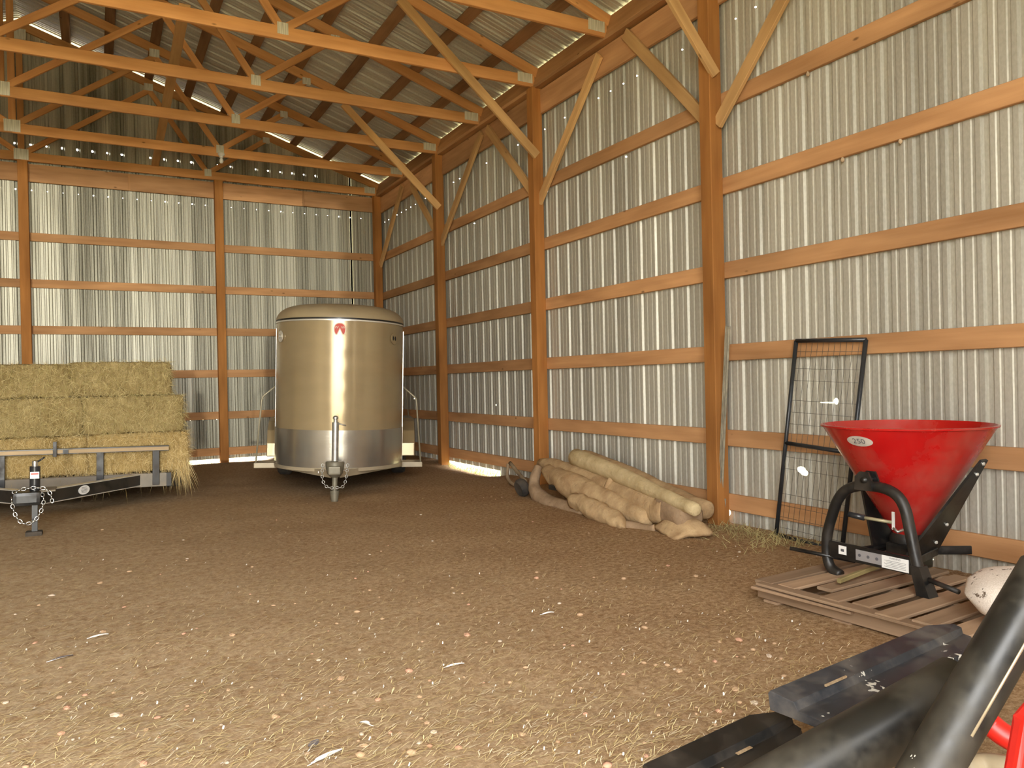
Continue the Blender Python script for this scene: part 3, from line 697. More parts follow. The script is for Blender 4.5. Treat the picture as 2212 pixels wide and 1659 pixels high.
# ------------------------------------------------------------------ fertiliser spreader on its pallet
pm = Matrix.Translation((3.93, 2.66, 0)) @ Matrix.Rotation(rad(3), 4, 'Z')
pal = thing('pallet', 'broken grey-brown wooden pallet under the red spreader', 'pallet', pm)
px0, px1 = -.55, .50
for k in range(3): board('stringer', pm @ Vector((px0+.03+k*.47, -.58, .055)), pm @ Vector((px0+.03+k*.47, .60, .055)), .085, .038, W_PALLET, pal)
ya = [-.60, -.44, -.28, -.09, .06, .21, .35, .49]
for k, y in enumerate(ya):
    wd = (.115, .12, .125, .10, .115, .10, .115, .12)[k]; a = px0 + (.0, .02, -.02, .04, 0, .16, .02, .0)[k]
    board('slat', pm @ Vector((a, y+wd/2, .107)), pm @ Vector((px1-(.05 if k % 3 == 0 else 0), y+wd/2+R.uniform(-.012, .012), .107)), .018, wd, W_PALLET, pal)
for k, y in enumerate((-.5, .05, .5)): board('bottom_slat', pm @ Vector((px0, y, .006)), pm @ Vector((px1, y, .006)), .014, .10, W_PALLET, pal)
for k in range(2): board('loose_slat', pm @ Vector((px0-.03+.02*k, .58-.02*k, .085+.02*k)), pm @ Vector((px0+.02, -.02-.55*k, .075+.02*k)), .016, .085, W_PALLET, pal)

M_RED = plain('red_hopper_paint', (.44, .008, .008), .25, 0, .12, 3, (.34, .10, .07), .12, .25)
sp = thing('fertiliser_spreader', 'red cone-shaped fertiliser spreader on a black three-point frame', 'spreader', (4.33, 2.93, .12))
sc_ = Vector((4.336, 2.945, 0)); RM, ZR, ZB = .478, .985, .315
prof = [(.085, ZB), (RM-.004, ZR-.012), (RM+.008, ZR-.010), (RM+.010, ZR), (RM-.004, ZR+.002), (RM-.010, ZR-.012), (.075, ZB+.01)]
MB().lathe(prof, 72, Matrix.Translation(sc_), caps=False).build('hopper', M_RED, sp, auto=True)
hop = [o for o in sp.children if o.name.startswith('hopper')][0]
MB().lathe([(0, -.06), (.10, -.06), (.11, .0), (.095, .03), (0, .03)], 28, Matrix.Translation(sc_+Vector((0, 0, ZB-.02)))).build('hopper_base', BLACK, sp, auto=True)
def on_cone(phi, z, off):
    r_ = .085 + (RM-.089)*(z-ZB)/(ZR-.012-ZB) + off; return sc_ + Vector((r_*math.cos(phi), r_*math.sin(phi), z))
# oval 250 sticker: direction towards the camera, a little left
ph0 = math.atan2(-sc_.y, -sc_.x) - .60
def sticker(u, v, off):
    z = .905 + v*.85; r_ = .085 + (RM-.089)*(z-ZB)/(ZR-.012-ZB); return on_cone(ph0 + u/r_, z, off)
ov = [(.085*math.cos(t), .036*math.sin(t)) for t in [2*math.pi*k/32 for k in range(32)]]
st_ = MB().add([sticker(u*q, v*q, .003) for q in (1, .75, .5, .25) for u, v in ov] + [sticker(0, 0, .003)], [(r*32+k, r*32+(k+1) % 32, (r+1)*32+(k+1) % 32, (r+1)*32+k) for r in range(3) for k in range(32)] + [(96+k, 96+(k+1) % 32, 128) for k in range(32)]).build('capacity_sticker', plain('dusty_white', (.55, .50, .44), .6), sp)
tv, tf = text_geo('250', .05); MB().add([sticker(a*1.1, b-.001, .0055) for a, b, _ in tv], tf).build('sticker_number', INK, st_)
# A-frame (inverted U) in the plane x = 3.81
XF = 3.83
U = [(3.035, .115), (3.105, .15), (3.128, .23), (3.122, .34), (3.085, .46), (3.045, .555), (2.985, .622), (2.90, .656), (2.81, .664), (2.72, .655), (2.655, .622), (2.617, .56), (2.593, .46), (2.567, .33), (2.545, .24)]
MB().tube(catmull([(XF, y, z) for y, z in U], 5), .0305, 14).build('hitch_frame', BLACK, sp, smooth=True)
MB().add([(XF-.035, 2.575, .27), (XF+.035, 2.575, .27), (XF+.035, 2.52, .27), (XF-.035, 2.52, .27), (XF-.04, 2.535, .117), (XF+.04, 2.535, .117), (XF+.04, 2.465, .117), (XF-.04, 2.465, .117)],
         [(0, 1, 2, 3), (7, 6, 5, 4), (0, 4, 5, 1), (1, 5, 6, 2), (2, 6, 7, 3), (3, 7, 4, 0)]).build('frame_foot', BLACK, sp)
board('cross_bar', (XF-.005, 3.105, .262), (XF-.005, 2.575, .262), .095, .022, BLACK, sp)
xb = XF - .0175
for nm, ya_, yb_, za, zb_, mt in (('warning_sticker', 2.795-.045, 2.59, .222, .292, WHITE), ('hole_plate', 2.915, 2.752, .232, .292, GREYP), ('small_sticker', 3.03, 2.978, .245, .295, WHITE)):
    o = MB().box((xb-.002, yb_, za), (xb, ya_, zb_)).build(nm, mt, sp)
    if nm == 'hole_plate':
        for k in range(3): MB().lathe([(0, 0), (.009, 0), (.009, .002), (0, .002)], 12).build('bolt_hole', INK, o, Matrix.Translation((xb-.002, 2.89-.055*k, .262)) @ Matrix.Rotation(rad(-90), 4, 'Y'))
    elif nm == 'warning_sticker':
        tv, tf = text_geo('WARNING', .014); MB().add([(xb-.003, 2.67-a, .282+b) for a, b, _ in tv], tf).build('sticker_heading', INK, o)
        for k in range(5): MB().box((xb-.003, 2.605, .232+.0085*k), (xb-.002, 2.735-.012*(k % 2), .2335+.0085*k)).build('sticker_line', INK, o)
    else: MB().box((xb-.003, 2.993, .262), (xb-.002, 3.015, .277)).build('sticker_mark', INK, o)
# top hitch bracket
MB().prism([(-.055, 0), (.055, 0), (.05, .075), (.02, .105), (-.035, .105), (-.055, .06)], .012, Matrix.Translation((XF, 2.845, .64)) @ Matrix.Rotation(rad(90), 4, 'Z') @ Matrix.Translation((0, -.03, 0))).build('hitch_lug', BLACK, sp)
MB().prism([(-.055, 0), (.055, 0), (.05, .075), (.02, .105), (-.035, .105), (-.055, .06)], .012, Matrix.Translation((XF, 2.845, .64)) @ Matrix.Rotation(rad(90), 4, 'Z') @ Matrix.Translation((0, .03, 0))).build('hitch_lug', BLACK, sp)
MB().tube([(XF-.06, 2.83, .70), (XF+.06, 2.83, .70)], .016, 12).build('hitch_pin', BLACK, sp, smooth=True)
# lever and linkage
MB().tube([(3.87, 3.005, .475), (3.90, 2.92, .462)], .017, 10).build('lever_grip', BLACKM, sp, smooth=True)
MB().tube([(3.90, 2.925, .463), (3.95, 2.78, .452)], .010, 8).build('lever_arm', plain('brass_rod', (.40, .36, .22), .5, .4), sp, smooth=True)
MB().box((3.935, 2.755, .415), (3.940, 2.772, .515)).build('indicator_strip', WHITE, sp)
MB().tube([(3.94, 2.765, .425), (3.94, 2.74, .405), (3.97, 2.72, .42)], .009, 8).build('linkage', STEEL, sp, smooth=True)
# side struts of flat plate with bolts, bottom gearbox, draft links
for sy in (-1, 1):
    y_ = 2.931 + sy*.30
    a = Vector((4.40, 2.931+sy*.10, .23)); b = Vector((4.40, 2.931+sy*.405, .80))
    n_ = Vector((0, .57, -.305*sy)).normalized()
    stt = MB().add([a+Vector((-.27, 0, 0)), a+Vector((.03, 0, .0)), b+Vector((.03, 0, 0)), b+Vector((-.03, 0, 0))] + [p+Vector((0, sy*.012, -.008)) for p in (a+Vector((-.27, 0, 0)), a+Vector((.03, 0, 0)), b+Vector((.03, 0, 0)), b+Vector((-.03, 0, 0)))],
             [(0, 1, 2, 3), (7, 6, 5, 4), (0, 4, 5, 1), (1, 5, 6, 2), (2, 6, 7, 3), (3, 7, 4, 0)]).build('side_strut', BLACK, sp)
    for k in (.12, .32, .86, .97): MB().lathe([(0, 0), (.011, 0), (.009, .008), (0, .010)], 10).build('bolt', plain('bolt_zinc', (.75, .74, .68), .3, .4), stt, Matrix.Translation(a.lerp(b, k)+Vector((-.055+.05*k, sy*.013, -.008))) @ Matrix.Rotation(rad(-90*sy), 4, 'X'))
MB().box((4.22, 2.84, .12), (4.42, 3.02, .27)).build('gearbox', BLACK, sp, bevel=.02)
for sy in (-1, 1): board('base_bar', (XF, 2.845+sy*.20, .235), (4.40, 2.93+sy*.12, .225), .045, .02, BLACK, sp)
MB().tube([(XF-.12, 3.30, .24), (XF+.06, 2.98, .20)], .012, 8).build('draft_pin', BLACK, sp, smooth=True)
MB().tube([(XF+.02, 2.53, .205), (XF-.02, 2.32, .185)], .014, 8).build('draft_pin', BLACK, sp, smooth=True)
rr_ = board('drive_rod', (3.62, 2.88, .145), (4.25, 2.93, .19), .026, .026, plain('brown_rod', (.24, .19, .08), .6), sp); board('rear_arm', (4.42, 2.86, .22), (4.60, 2.72, .225), .05, .02, BLACK, sp)

# white woven sack
sk = MB(); v = []; f = []
for j in range(17):
    for i in range(28):
        a = 2*math.pi*i/28; t = -1+2*j/16; e = (1-abs(t)**2.8)**.5 if abs(t) < 1 else .0
        e = max(e, .06)
        x = t*.34; y = .235*e*math.copysign(abs(math.cos(a))**.7, math.cos(a)); z = .115*e*math.copysign(abs(math.sin(a))**.8, math.sin(a))
        n_ = .012*noise.noise(Vector((x*9, y*9, z*9+3))); v.append((x, y*(1+n_*4), z+n_))
for j in range(16):
    for i in range(28): f.append((j*28+i, j*28+(i+1) % 28, (j+1)*28+(i+1) % 28, (j+1)*28+i))
f += [tuple(range(27, -1, -1)), tuple(range(16*28, 17*28))]
SK = NT('woven_sack'); wv_ = SK.noise(SK.coords((160, 160, 160), rnd=False), 1, 2); sp_ = SK.noise(SK.coords((13, 13, 13), rnd=False), 1, 4, .7)
SK.col(SK.mix(SK.ramp(sp_, [(.60, G(0)), (.63, G(1))]), SK.ramp(wv_, [(.3, (.62, .54, .46)), (.7, (.80, .73, .66))]), (.13, .09, .06))); SK.set(rough=.7); SK.bump(wv_, .2, .003)
tag(sk.add(v, f).build('feed_sack', SK.m, None, Matrix.Translation((3.83, 1.92, .25)) @ Matrix.Rotation(rad(-42), 4, 'Z') @ Matrix.Rotation(rad(6), 4, 'X'), smooth=True), 'stained white woven feed sack lying beside the spreader', 'sack')

# ------------------------------------------------------------------ wire gate, fence post
gt = thing('wire_gate', 'black tube gate with wire mesh leaning on the wall behind the spreader', 'gate', (4.9, 4.2, 0))
TLc, TRc, BLc, BRc = Vector((4.935, 4.285, 1.572)), Vector((4.935, 3.655, 1.545)), Vector((4.885, 4.485, -.01)), Vector((4.885, 3.855, -.03))
MWR = plain('mesh_wire_steel', (.10, .09, .08), .5, .3, .2, 8)
MG = plain('gate_black', (.035, .038, .042), .35, .3, .2, 8)
def gp(u, v): return TLc.lerp(TRc, u).lerp(BLc.lerp(BRc, u), v)
for a, b in ((gp(0, 0), gp(0, 1)), (gp(1, 0), gp(1, 1)), (gp(0, 0), gp(1, 0)), (gp(0, .52), gp(1, .53)), (gp(0, 1), gp(1, 1))): MB().tube([a, b], .0165, 12).build('gate_tube', MG, gt, smooth=True)
for k in range(1, 12): MB().tube([gp(k/12, .0), gp(k/12, 1)], .0015, 5).build('mesh_wire', MWR, gt, smooth=True)
for v_ in (.055, .14, .20, .30, .36, .42, .59, .65, .78, .84, .90, .955): MB().tube([gp(0, v_), gp(1, v_)], .0015, 5).build('mesh_wire', MWR, gt, smooth=True)
tp = thing('fence_post', 'thin rusty metal fence post with a spade plate leaning beside the timber post', 'fence post', (4.7, 5.0, 0))
a, b = at(1572, 705, x=4.82), at(1554, 1120, z=.02)
MT = plain('weathered_t_post', (.30, .27, .20), .6, .4, .3, 10)
board('post_web', a, b, .045, .012, MT, tp, up=(-1, -.6, 0)); board('post_flange', a, b, .045, .010, MT, tp, up=(.6, -1, 0))
e = a.lerp(b, .93); board('spade_plate', e+(a-b).normalized()*.07, e+(b-a).normalized()*.085, .105, .006, MT, tp, up=(.6, -1, 0))

# ------------------------------------------------------------------ rolled carpets
def felt(name, a, b, c3=None):
    m = NT(name); n1 = m.noise(m.coords((5, 5, 5)), 1, 6, .65); n2 = m.noise(m.coords((40, 40, 40)), 1, 4, .7)
    c = m.ramp(n1, [(.32, a), (.66, b)]); c = m.mix(m.ramp(n2, [(.62, G(0)), (.72, G(.6))]), c, tuple(x*.4 for x in a)); m.col(c); m.set(rough=.95, spec=.1); n4 = m.noise(m.coords((11, 11, 11)), 1, 3, .6); ad = m.n('ShaderNodeMath', operation='MULTIPLY_ADD', i_1=3.0); m.l(n4, ad.inputs[0]); m.l(n2, ad.inputs[2]); m.bump(ad.outputs[0], .5, .008); return m.m
CREAM = felt('cream_carpet_back', (.44, .33, .17), (.66, .53, .31)); TAN = felt('tan_carpet_back', (.34, .215, .11), (.56, .40, .22)); GREYC = felt('brown_carpet_pile', (.25, .165, .095), (.40, .28, .175))
def lumpy(name, pts, radii, mat, parent=None, n=22, amp=.012, freq=7, seg=7, endr=True, flat=1.0):
    P = catmull(pts, seg); N = len(P); rad_ = []
    for i in range(N):
        t = i/(N-1)*(len(radii)-1); k = min(int(t), len(radii)-2); rad_.append(radii[k]+(radii[k+1]-radii[k])*(t-k))
    if endr:
        d0 = (P[0]-P[1]).normalized(); d1 = (P[-1]-P[-2]).normalized()
        P = [P[0]+d0*rad_[0]*.28] + P + [P[-1]+d1*rad_[-1]*.25]; rad_ = [rad_[0]*.72] + rad_ + [rad_[-1]*.74]
    mb = MB().tube(P, rad_, n)
    for q in mb.v: pass
    mb.v = [q + Vector((0, 0, 0)) + (Vector((noise.noise(q*freq), noise.noise(q*freq+Vector((9, 0, 0))), noise.noise(q*freq+Vector((0, 9, 0)))))*amp) for q in mb.v]
    if flat != 1.0:
        zc = sum(q.z for q in mb.v)/len(mb.v)
    mb.v = [Vector((q.x, q.y, max(q.z, -.01))) for q in mb.v]
    return mb.build(name, mat, parent, smooth=True)
def pts(*L): return [at(u, v, x=x) for u, v, x in L]
ra = tag(lumpy('carpet_roll', pts((1244, 988, 4.46), (1330, 1022, 4.38), (1420, 1064, 4.28), (1503, 1101, 4.18)), [.094, .082, .064, .052], CREAM, amp=.006), 'pale cream carpet roll lying on top of the carpet heap', 'carpet roll', 'rolled carpets by the right wall')
tag(lumpy('carpet_roll', pts((1262, 990, 4.80), (1350, 1022, 4.80), (1440, 1064, 4.78), (1527, 1102, 4.72)), [.10, .09, .085, .08], TAN, amp=.010), 'brown carpet roll wedged between the cream roll and the wall', 'carpet roll', 'rolled carpets by the right wall')
rc = tag(lumpy('carpet_roll', pts((1170, 1000, 4.52), (1240, 1022, 4.46), (1310, 1052, 4.42), (1385, 1082, 4.38), (1455, 1105, 4.32)), [.06, .11, .135, .15, .155], TAN, amp=.022, freq=5), 'thick tan carpet roll lying under the cream roll', 'carpet roll', 'rolled carpets by the right wall')
lumpy('rolled_end', pts((1440, 1098, 4.34), (1490, 1120, 4.26)), [.15, .13], GREYC, rc, amp=.02)
lumpy('strap_fold', [p+Vector((-.10, -.06, .04)) for p in pts((1330, 1040, 4.42), (1318, 1070, 4.38), (1312, 1098, 4.36))], [.03, .04, .03], TAN, rc, amp=.012)
rd = tag(lumpy('carpet_roll', pts((1185, 1020, 4.40), (1225, 1045, 4.32), (1275, 1068, 4.28), (1345, 1098, 4.25), (1400, 1120, 4.22)), [.09, .14, .14, .11, .08], TAN, amp=.03, freq=5), 'crumpled tan carpet squashed beneath the thick roll', 'carpet roll', 'rolled carpets by the right wall')
lumpy('curled_edge', pts((1163, 1010, 4.36), (1153, 1046, 4.26), (1170, 1078, 4.20), (1215, 1097, 4.18), (1265, 1108, 4.14)), [.05, .065, .085, .085, .06], GREYC, rd, amp=.015)
re_ = tag(lumpy('carpet_roll', pts((1240, 1080, 4.12), (1285, 1103, 4.08), (1330, 1125, 4.05), (1345, 1142, 4.0)), [.08, .095, .08, .04], TAN, amp=.03, freq=8), 'tan folded carpet spilling to the front of the heap', 'carpet roll', 'rolled carpets by the right wall')
lumpy('frayed_edge', pts((1330, 1135, 4.05), (1380, 1140, 4.12), (1415, 1142, 4.14)), [.05, .05, .04], GREYC, re_, amp=.02)
rg = MB(); c0 = [at(1412, 1132, z=.06), at(1500, 1108, z=.16), at(1540, 1150, z=.05), at(1456, 1166, z=.0)]
v = []; f = []
for j in range(9):
    for i in range(9):
        q = c0[0].lerp(c0[1], i/8).lerp(c0[3].lerp(c0[2], i/8), j/8); q.z += .09*math.sin(math.pi*i/8)*math.sin(math.pi*(j+1)/10) + .02*noise.noise(q*9); v.append(q)
for j in range(8):
    for i in range(8): f.append((j*9+i, j*9+i+1, (j+1)*9+i+1, (j+1)*9+i))
n0 = len(v); v += [q - Vector((0, 0, .03)) for q in v]; f += [tuple(k+n0 for k in reversed(q)) for q in f[:64]]
bd = [i for i in range(9)] + [j*9+8 for j in range(1, 9)] + [72+i for i in range(7, -1, -1)] + [j*9 for j in range(7, 0, -1)]
f += [(bd[k], bd[(k+1) % len(bd)], bd[(k+1) % len(bd)]+n0, bd[k]+n0) for k in range(len(bd))]
tag(rg.add(v, f).build('carpet_scrap', TAN, None, smooth=True), 'folded carpet scrap at the near end of the carpet heap', 'carpet')
# old hand cart behind the carpets
hc = thing('hand_cart', 'old wooden-handled hand cart tipped behind the carpet heap', 'cart', at(1125, 1085, z=0))
WH = wood('cart_handle', (.24, .17, .10), (.40, .30, .19), knots=False)
MB().tube(catmull(pts((1102, 1000, 4.55), (1118, 1020, 4.50), (1135, 1040, 4.42)), 4), .024, 10).build('handle', WH, hc, smooth=True)
MB().tube(catmull(pts((1098, 1002, 4.62), (1096, 1028, 4.58), (1106, 1044, 4.5), (1128, 1052, 4.42)), 4), .022, 10).build('handle', WH, hc, smooth=True)
q = at(1128, 1073, x=4.18); MB().lathe([(.04, -.045), (.085, -.05), (.105, -.02), (.105, .02), (.085, .05), (.04, .045)], 20).build('wheel', RUBBER, hc, Matrix.Translation((q.x, q.y, .10)) @ Matrix.Rotation(rad(70), 4, 'Y'), auto=True)
MB().box((4.2, 6.75, .14), (4.45, 6.95, .19)).build('cart_bed', BLACK, hc, bevel=.01)

# ------------------------------------------------------------------ implement lying in the right foreground
M_NAVY = plain('navy_paint', (.014, .019, .028), .42, 0, .3, 8, (.16, .14, .12), .12)
def splatter(m, thr):
    t = m.node_tree; b = t.nodes['Principled BSDF']; src = b.inputs['Base Color'].links[0].from_socket
    tc = t.nodes.new('ShaderNodeTexCoord'); n = t.nodes.new('ShaderNodeTexNoise'); n.inputs['Scale'].default_value = 34; n.inputs['Detail'].default_value = 3; t.links.new(tc.outputs['Object'], n.inputs['Vector'])
    n2 = t.nodes.new('ShaderNodeTexNoise'); n2.inputs['Scale'].default_value = 4; t.links.new(tc.outputs['Object'], n2.inputs['Vector'])
    mu = t.nodes.new('ShaderNodeMath'); mu.operation = 'MULTIPLY'; t.links.new(n.outputs['Fac'], mu.inputs[0]); t.links.new(n2.outputs['Fac'], mu.inputs[1])
    g = t.nodes.new('ShaderNodeMath'); g.operation = 'GREATER_THAN'; g.inputs[1].default_value = thr; t.links.new(mu.outputs[0], g.inputs[0])
    x = t.nodes.new('ShaderNodeMix'); x.data_type = 'RGBA'; t.links.new(g.outputs[0], x.inputs[0]); t.links.new(src, x.inputs[6]); x.inputs[7].default_value = (.55, .54, .48, 1); t.links.new(x.outputs[2], b.inputs['Base Color']); return m
splatter(M_NAVY, .41)
M_DUSTB = plain('dusty_black_pipe', (.012, .0115, .010), .33, 0, .3, 7, (.07, .06, .042), .38)
bl = thing('steel_beam', 'navy blue folded steel beam with slots in the right foreground', 'beam', (2.3, 1.7, 0))
def chan(name, p0, p1, ww, hh, mat, parent, slots=()):
    """ridged beam: two sloping faces meeting along a raised ridge"""
    p0, p1 = Vector(p0), Vector(p1); L = (p1-p0).length; m = frame(p0, p1, Vector((0, 0, 1)))
    mb = MB(); pr = [(-ww, -hh), (-ww*.92, -.004), (-.014, .0), (0, .022), (ww*.8, .030), (ww*.86, .02), (ww*.8, -hh)]
    n = len(pr); v = [(0, a, b) for a, b in pr] + [(L-.10, a, b) for a, b in pr] + [(L, a*.35, b) for a, b in pr]
    f = [tuple(range(n))] + [(k*n+i, k*n+(i+1) % n, (k+1)*n+(i+1) % n, (k+1)*n+i) for k in range(2) for i in range(n)] + [tuple(range(3*n-1, 2*n-1, -1))]
    o = mb.add(v, f).build(name, mat, parent, m, bevel=.003)
    for (sx, sl, sy, sw) in slots: MB().box((sx, sy-sw/2, .004 if sy < 0 else .026), (sx+sl, sy+sw/2, .006 if sy < 0 else .032)).build('slot', DIRT, o, m)
    return o
chan('beam_section', (1.84, 1.635, .285), (2.93, 1.775, .285), .105, .03, M_NAVY, bl, [(.17, .12, .0, .006)])
chan('beam_section', (1.40, 1.72, .13), (1.93, 1.72, .19), .105, .03, BLACK, bl, [(.12, .07, -.05, .012), (.27, .06, -.02, .012)])
splatter(M_DUSTB, .43)
bp_ = thing('black_pipe', 'fat dusty black pipe lying in the right foreground', 'pipe', (2.2, 1.4, 0))
def atdep(u, v, dep):
    d = ray_of((u-1106)/F, -(v-829.5)/F); return CAM + d*(dep/d.dot(fwd))
a, b = atdep(1620, 1740, 1.95), atdep(2075, 1482, 2.12)
MB().tube([a, a.lerp(b, .5), b], .083, 28).build('pipe_body', M_DUSTB, bp_, auto=True)
lp = thing('black_pipe', 'black pipe slanting steeply up across the lower right corner', 'pipe', (1.9, 1.0, 0))
a, b = atdep(1975, 1720, 1.72), atdep(2260, 1232, 1.86)
MB().tube([a, a.lerp(b, .5), b], .0585, 28).build('pipe_body', M_DUSTB, lp, auto=True)
sd_ = (b-a).normalized().cross(fwd).normalized()
MB().tube([a.lerp(b, .3)-fwd*.058, b-fwd*.058], .004, 8).build('highlight_strip', plain('pipe_highlight', (.55, .48, .33), .3, .6), lp, smooth=True)  # pale strip stands in for the highlight along the pipe
M_REDI = plain('red_implement_paint', (.62, .02, .012), .35, 0, .1, 4)
rp = thing('red_implement', 'red painted implement body at the lower right edge', 'implement', (2.6, 1.2, 0))
P = [atdep(2230, 1480, 1.9), atdep(2172, 1540, 1.95), atdep(2140, 1575, 2.0), atdep(2112, 1600, 2.05)]
MB().tube(catmull([atdep(2135, 1560, 2.3), atdep(2165, 1585, 2.28), atdep(2215, 1612, 2.25), atdep(2270, 1640, 2.2)], 4), .035, 12).build('curved_bar', M_REDI, rp, smooth=True)
MB().tube(catmull([atdep(2085, 1660, 2.25), atdep(2130, 1650, 2.25), atdep(2190, 1660, 2.2), atdep(2250, 1690, 2.2)], 4), .03, 12).build('hose', plain('tan_hose', (.30, .24, .15), .6), rp, smooth=True)
c4 = [atdep(2185, 1659+60, 1.6), atdep(2212, 1560, 1.65), atdep(2330, 1420, 1.7), atdep(2360, 1720, 1.6)]
MB().add(c4 + [q + fwd*.04 for q in c4], [(0, 1, 2, 3), (7, 6, 5, 4), (0, 4, 5, 1), (1, 5, 6, 2), (2, 6, 7, 3), (3, 7, 4, 0)]).build('body_panel', M_REDI, rp, bevel=.01)

# ------------------------------------------------------------------ floor litter
SM = [None]*5
for k in range(5):
    bm = bmesh.new(); bmesh.ops.create_icosphere(bm, subdivisions=1, radius=1)
    for q in bm.verts: q.co = q.co*(1+.35*noise.noise(q.co*1.7+Vector((k*5, 0, 0)))); q.co.z *= .55
    SM[k] = bpy.data.meshes.new('stone'); bm.to_mesh(SM[k]); bm.free(); [setattr(p, 'use_smooth', k % 2 == 0) for p in SM[k].polygons]
STN = [plain('stone_tan', (.44, .29, .17), .9, 0, .25, 12), plain('stone_pale', (.50, .40, .30), .9, 0, .2, 12), plain('stone_pink', (.50, .28, .18), .9, 0, .2, 12)]
def in_view(rr, ymax=13.5):
    while True:
        v_ = 1020 + 640*rr.random()**.75; u = rr.uniform(-60, 2180); p = at(u, v_, z=0)
        if p.x < 4.85 and p.y < ymax and not (p.x > 3.2 and p.y < 3.4) and not (p.x > 1.3 and p.y < 2.0): return p
rr = random.Random(3)
for k in range(240):
    p = in_view(rr); s = rr.choice((.006, .007, .009, .011, .016)) * rr.uniform(.8, 1.3)
    o = obj('stone', SM[k % 5], None, floor, Matrix.Translation((p.x, p.y, ground_h(p.x, p.y)+s*.15)) @ Matrix.Rotation(rr.uniform(0, 6.3), 4, 'Z') @ Matrix.Diagonal((s*rr.uniform(.9, 1.5), s, s, 1)))
    if not SM[k % 5].materials: SM[k % 5].materials.append(STN[0])
    o.material_slots[0].link = 'OBJECT'; o.material_slots[0].material = STN[rr.choice((0, 0, 1, 2))]
def scatter(name, label, n, mat, L, W, fn, cat='litter', zz=.004):
    vs_ = []; fs_ = []
    for k in range(n):
        p = fn(rr); a = rr.gauss(.15, .5); d = Vector((math.cos(a), math.sin(a), 0)); q = Vector((-d.y, d.x, 0))
        l = rr.uniform(*L); w_ = rr.uniform(*W); z = ground_h(p.x, p.y) + zz + rr.random()*.006
        c = Vector((p.x, p.y, z)); bend = q*rr.uniform(-.15, .15)*l; up_ = Vector((0, 0, rr.uniform(0, .012)))
        m_ = len(vs_); vs_ += [c-d*l/2-q*w_, c-d*l/2+q*w_, c+bend+q*w_+up_, c+bend-q*w_+up_, c+d*l/2+q*w_*.5, c+d*l/2-q*w_*.5]
        fs_ += [(m_, m_+3, m_+2, m_+1), (m_+3, m_+5, m_+4, m_+2)]
    o = obj(name, mk(vs_, fs_, name), mat, floor); o['label'] = label; o['kind'] = 'stuff'; return o
def lefty(rr):
    while True:
        p = in_view(rr)
        if rr.random() < max(.12, min(1, .75 - .16*(p.x-1.0))): return p
scatter('loose_straw', 'loose golden straw scattered over the dirt floor', 6500, straw_mat('floor_straw', [(.34, .22, .09), (.60, .46, .22), (.74, .62, .36), (.44, .34, .14)]), (.02, .11), (.0006, .0014), lefty, 'straw')
scatter('pale_straw', 'pale bleached straw bits strewn over the dirt floor', 1800, plain('pale_straw', (.66, .56, .38), .9), (.015, .08), (.0007, .0016), lefty, 'straw')
scatter('white_flecks', 'white feather and shell flecks dotted over the dirt floor', 420, plain('white_fleck', (.60, .55, .48), .8, 0, .1), (.006, .016), (.0012, .0035), in_view, 'flecks', .008)
def weeds(name, label, n, mat, fn, h, lean):
    vs_ = []; fs_ = []
    for k in range(n):
        x, y = fn(); blade(vs_, fs_, Vector((x, y, ground_h(x, y)-.01)), Vector((rr.gauss(0, lean), rr.gauss(0, lean), 1)), rr.uniform(*h), rr.uniform(.0015, .003), rr.random()*.8, rr)
    o = obj(name, mk(vs_, fs_, name), mat, floor); o['label'] = label; o['kind'] = 'stuff'
GR = plain('green_grass', (.30, .42, .08), .8, 0, .3, 5); DRY = plain('dry_grass', (.34, .28, .12), .9, 0, .3, 5)  # live green and dry tan, the grasses' own colours
weeds('grass_tuft', 'green grass growing in under the wall by the trailer post', 500, GR, lambda: (rr.uniform(4.9, 5.3), rr.uniform(9.5, 11.3)), (.05, .16), .35)
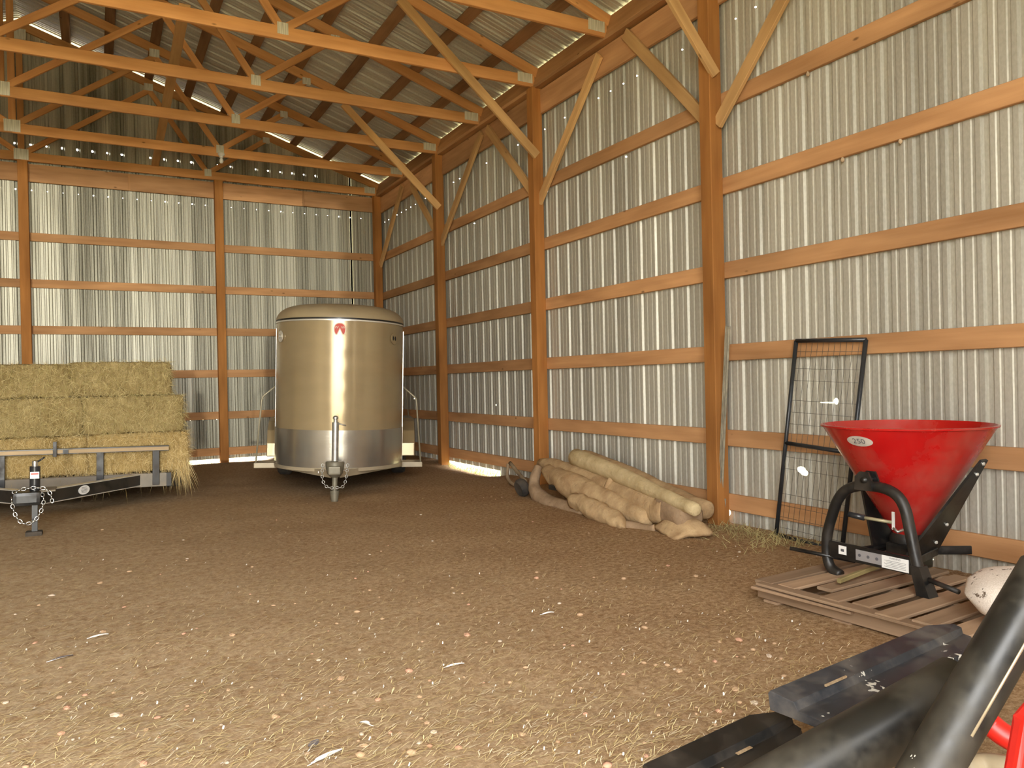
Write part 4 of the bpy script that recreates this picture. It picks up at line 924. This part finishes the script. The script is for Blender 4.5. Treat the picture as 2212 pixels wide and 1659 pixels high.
weeds('dry_weeds', 'dry grass and weeds along the wall between carpets and gate', 750, DRY, lambda: (4.92-abs(rr.gauss(0, .28)), rr.uniform(4.05, 5.05)), (.04, .15), .9)
weeds('grass_sprigs', 'green grass sprigs against the wall behind the pallet', 60, GR, lambda: (rr.uniform(4.75, 4.98), rr.uniform(2.3, 2.75)), (.05, .14), .5)
weeds('far_grass', 'bright grass outside the gap under the far wall', 400, GR, lambda: (rr.uniform(1.2, 3.0), rr.uniform(14.52, 14.9)), (.03, .08), .4)
FEA = plain('white_feather', (.82, .80, .76), .8, 0, .1); FED = plain('dark_feather', (.14, .12, .12), .8, 0, .2)
def feather(label, u, v, L, ang, mat, w_=.012, curl=.004):
    p = at(u, v, z=0); m = Matrix.Translation((p.x, p.y, ground_h(p.x, p.y)+.006)) @ Matrix.Rotation(ang, 4, 'Z')
    vs_ = []; N = 10
    for i in range(N+1):
        t = i/N; hw_ = w_*math.sin(math.pi*min(1, .12+t*.88))**.7*(1 if t > .18 else .15); z = curl*math.sin(math.pi*t)
        vs_ += [(t*L, -hw_, z+.004), (t*L, 0, z), (t*L, hw_*.8, z+.005)]
    fs_ = [(3*i+j, 3*i+3+j, 3*i+4+j, 3*i+1+j) for i in range(N) for j in range(2)]
    t_ = thing('feather', label, 'feather', m, 'feathers on the dirt floor')
    obj('vane', mk(vs_, fs_, 'vane', True), mat, t_, m)
    MB().tube([(-.015, 0, 0), (L*.5, 0, curl), (L, 0, .003)], [.0015, .001, .0004], 5).build('quill', FEA, t_, m, smooth=True)
feather('large white feather at the bottom edge of the picture', 672, 1655, .13, .35, FEA, .014)
feather('dark-tipped grey feather above the large white one at the bottom', 668, 1622, .075, .9, FED, .018)
feather('short white feather standing out near the bottom centre', 800, 1570, .05, 2.2, FEA, .012)
feather('slim white feather in the middle of the floor', 965, 1446, .085, -.1, FEA, .005)
feather('small white feather right of the floor centre', 1172, 1330, .07, -.12, FEA, .005)
feather('white feather on the straw at the left of the floor', 195, 1381, .085, .1, FEA, .006)
feather('grey and white feather lying left of the floor centre', 108, 1432, .10, .3, FED, .008)
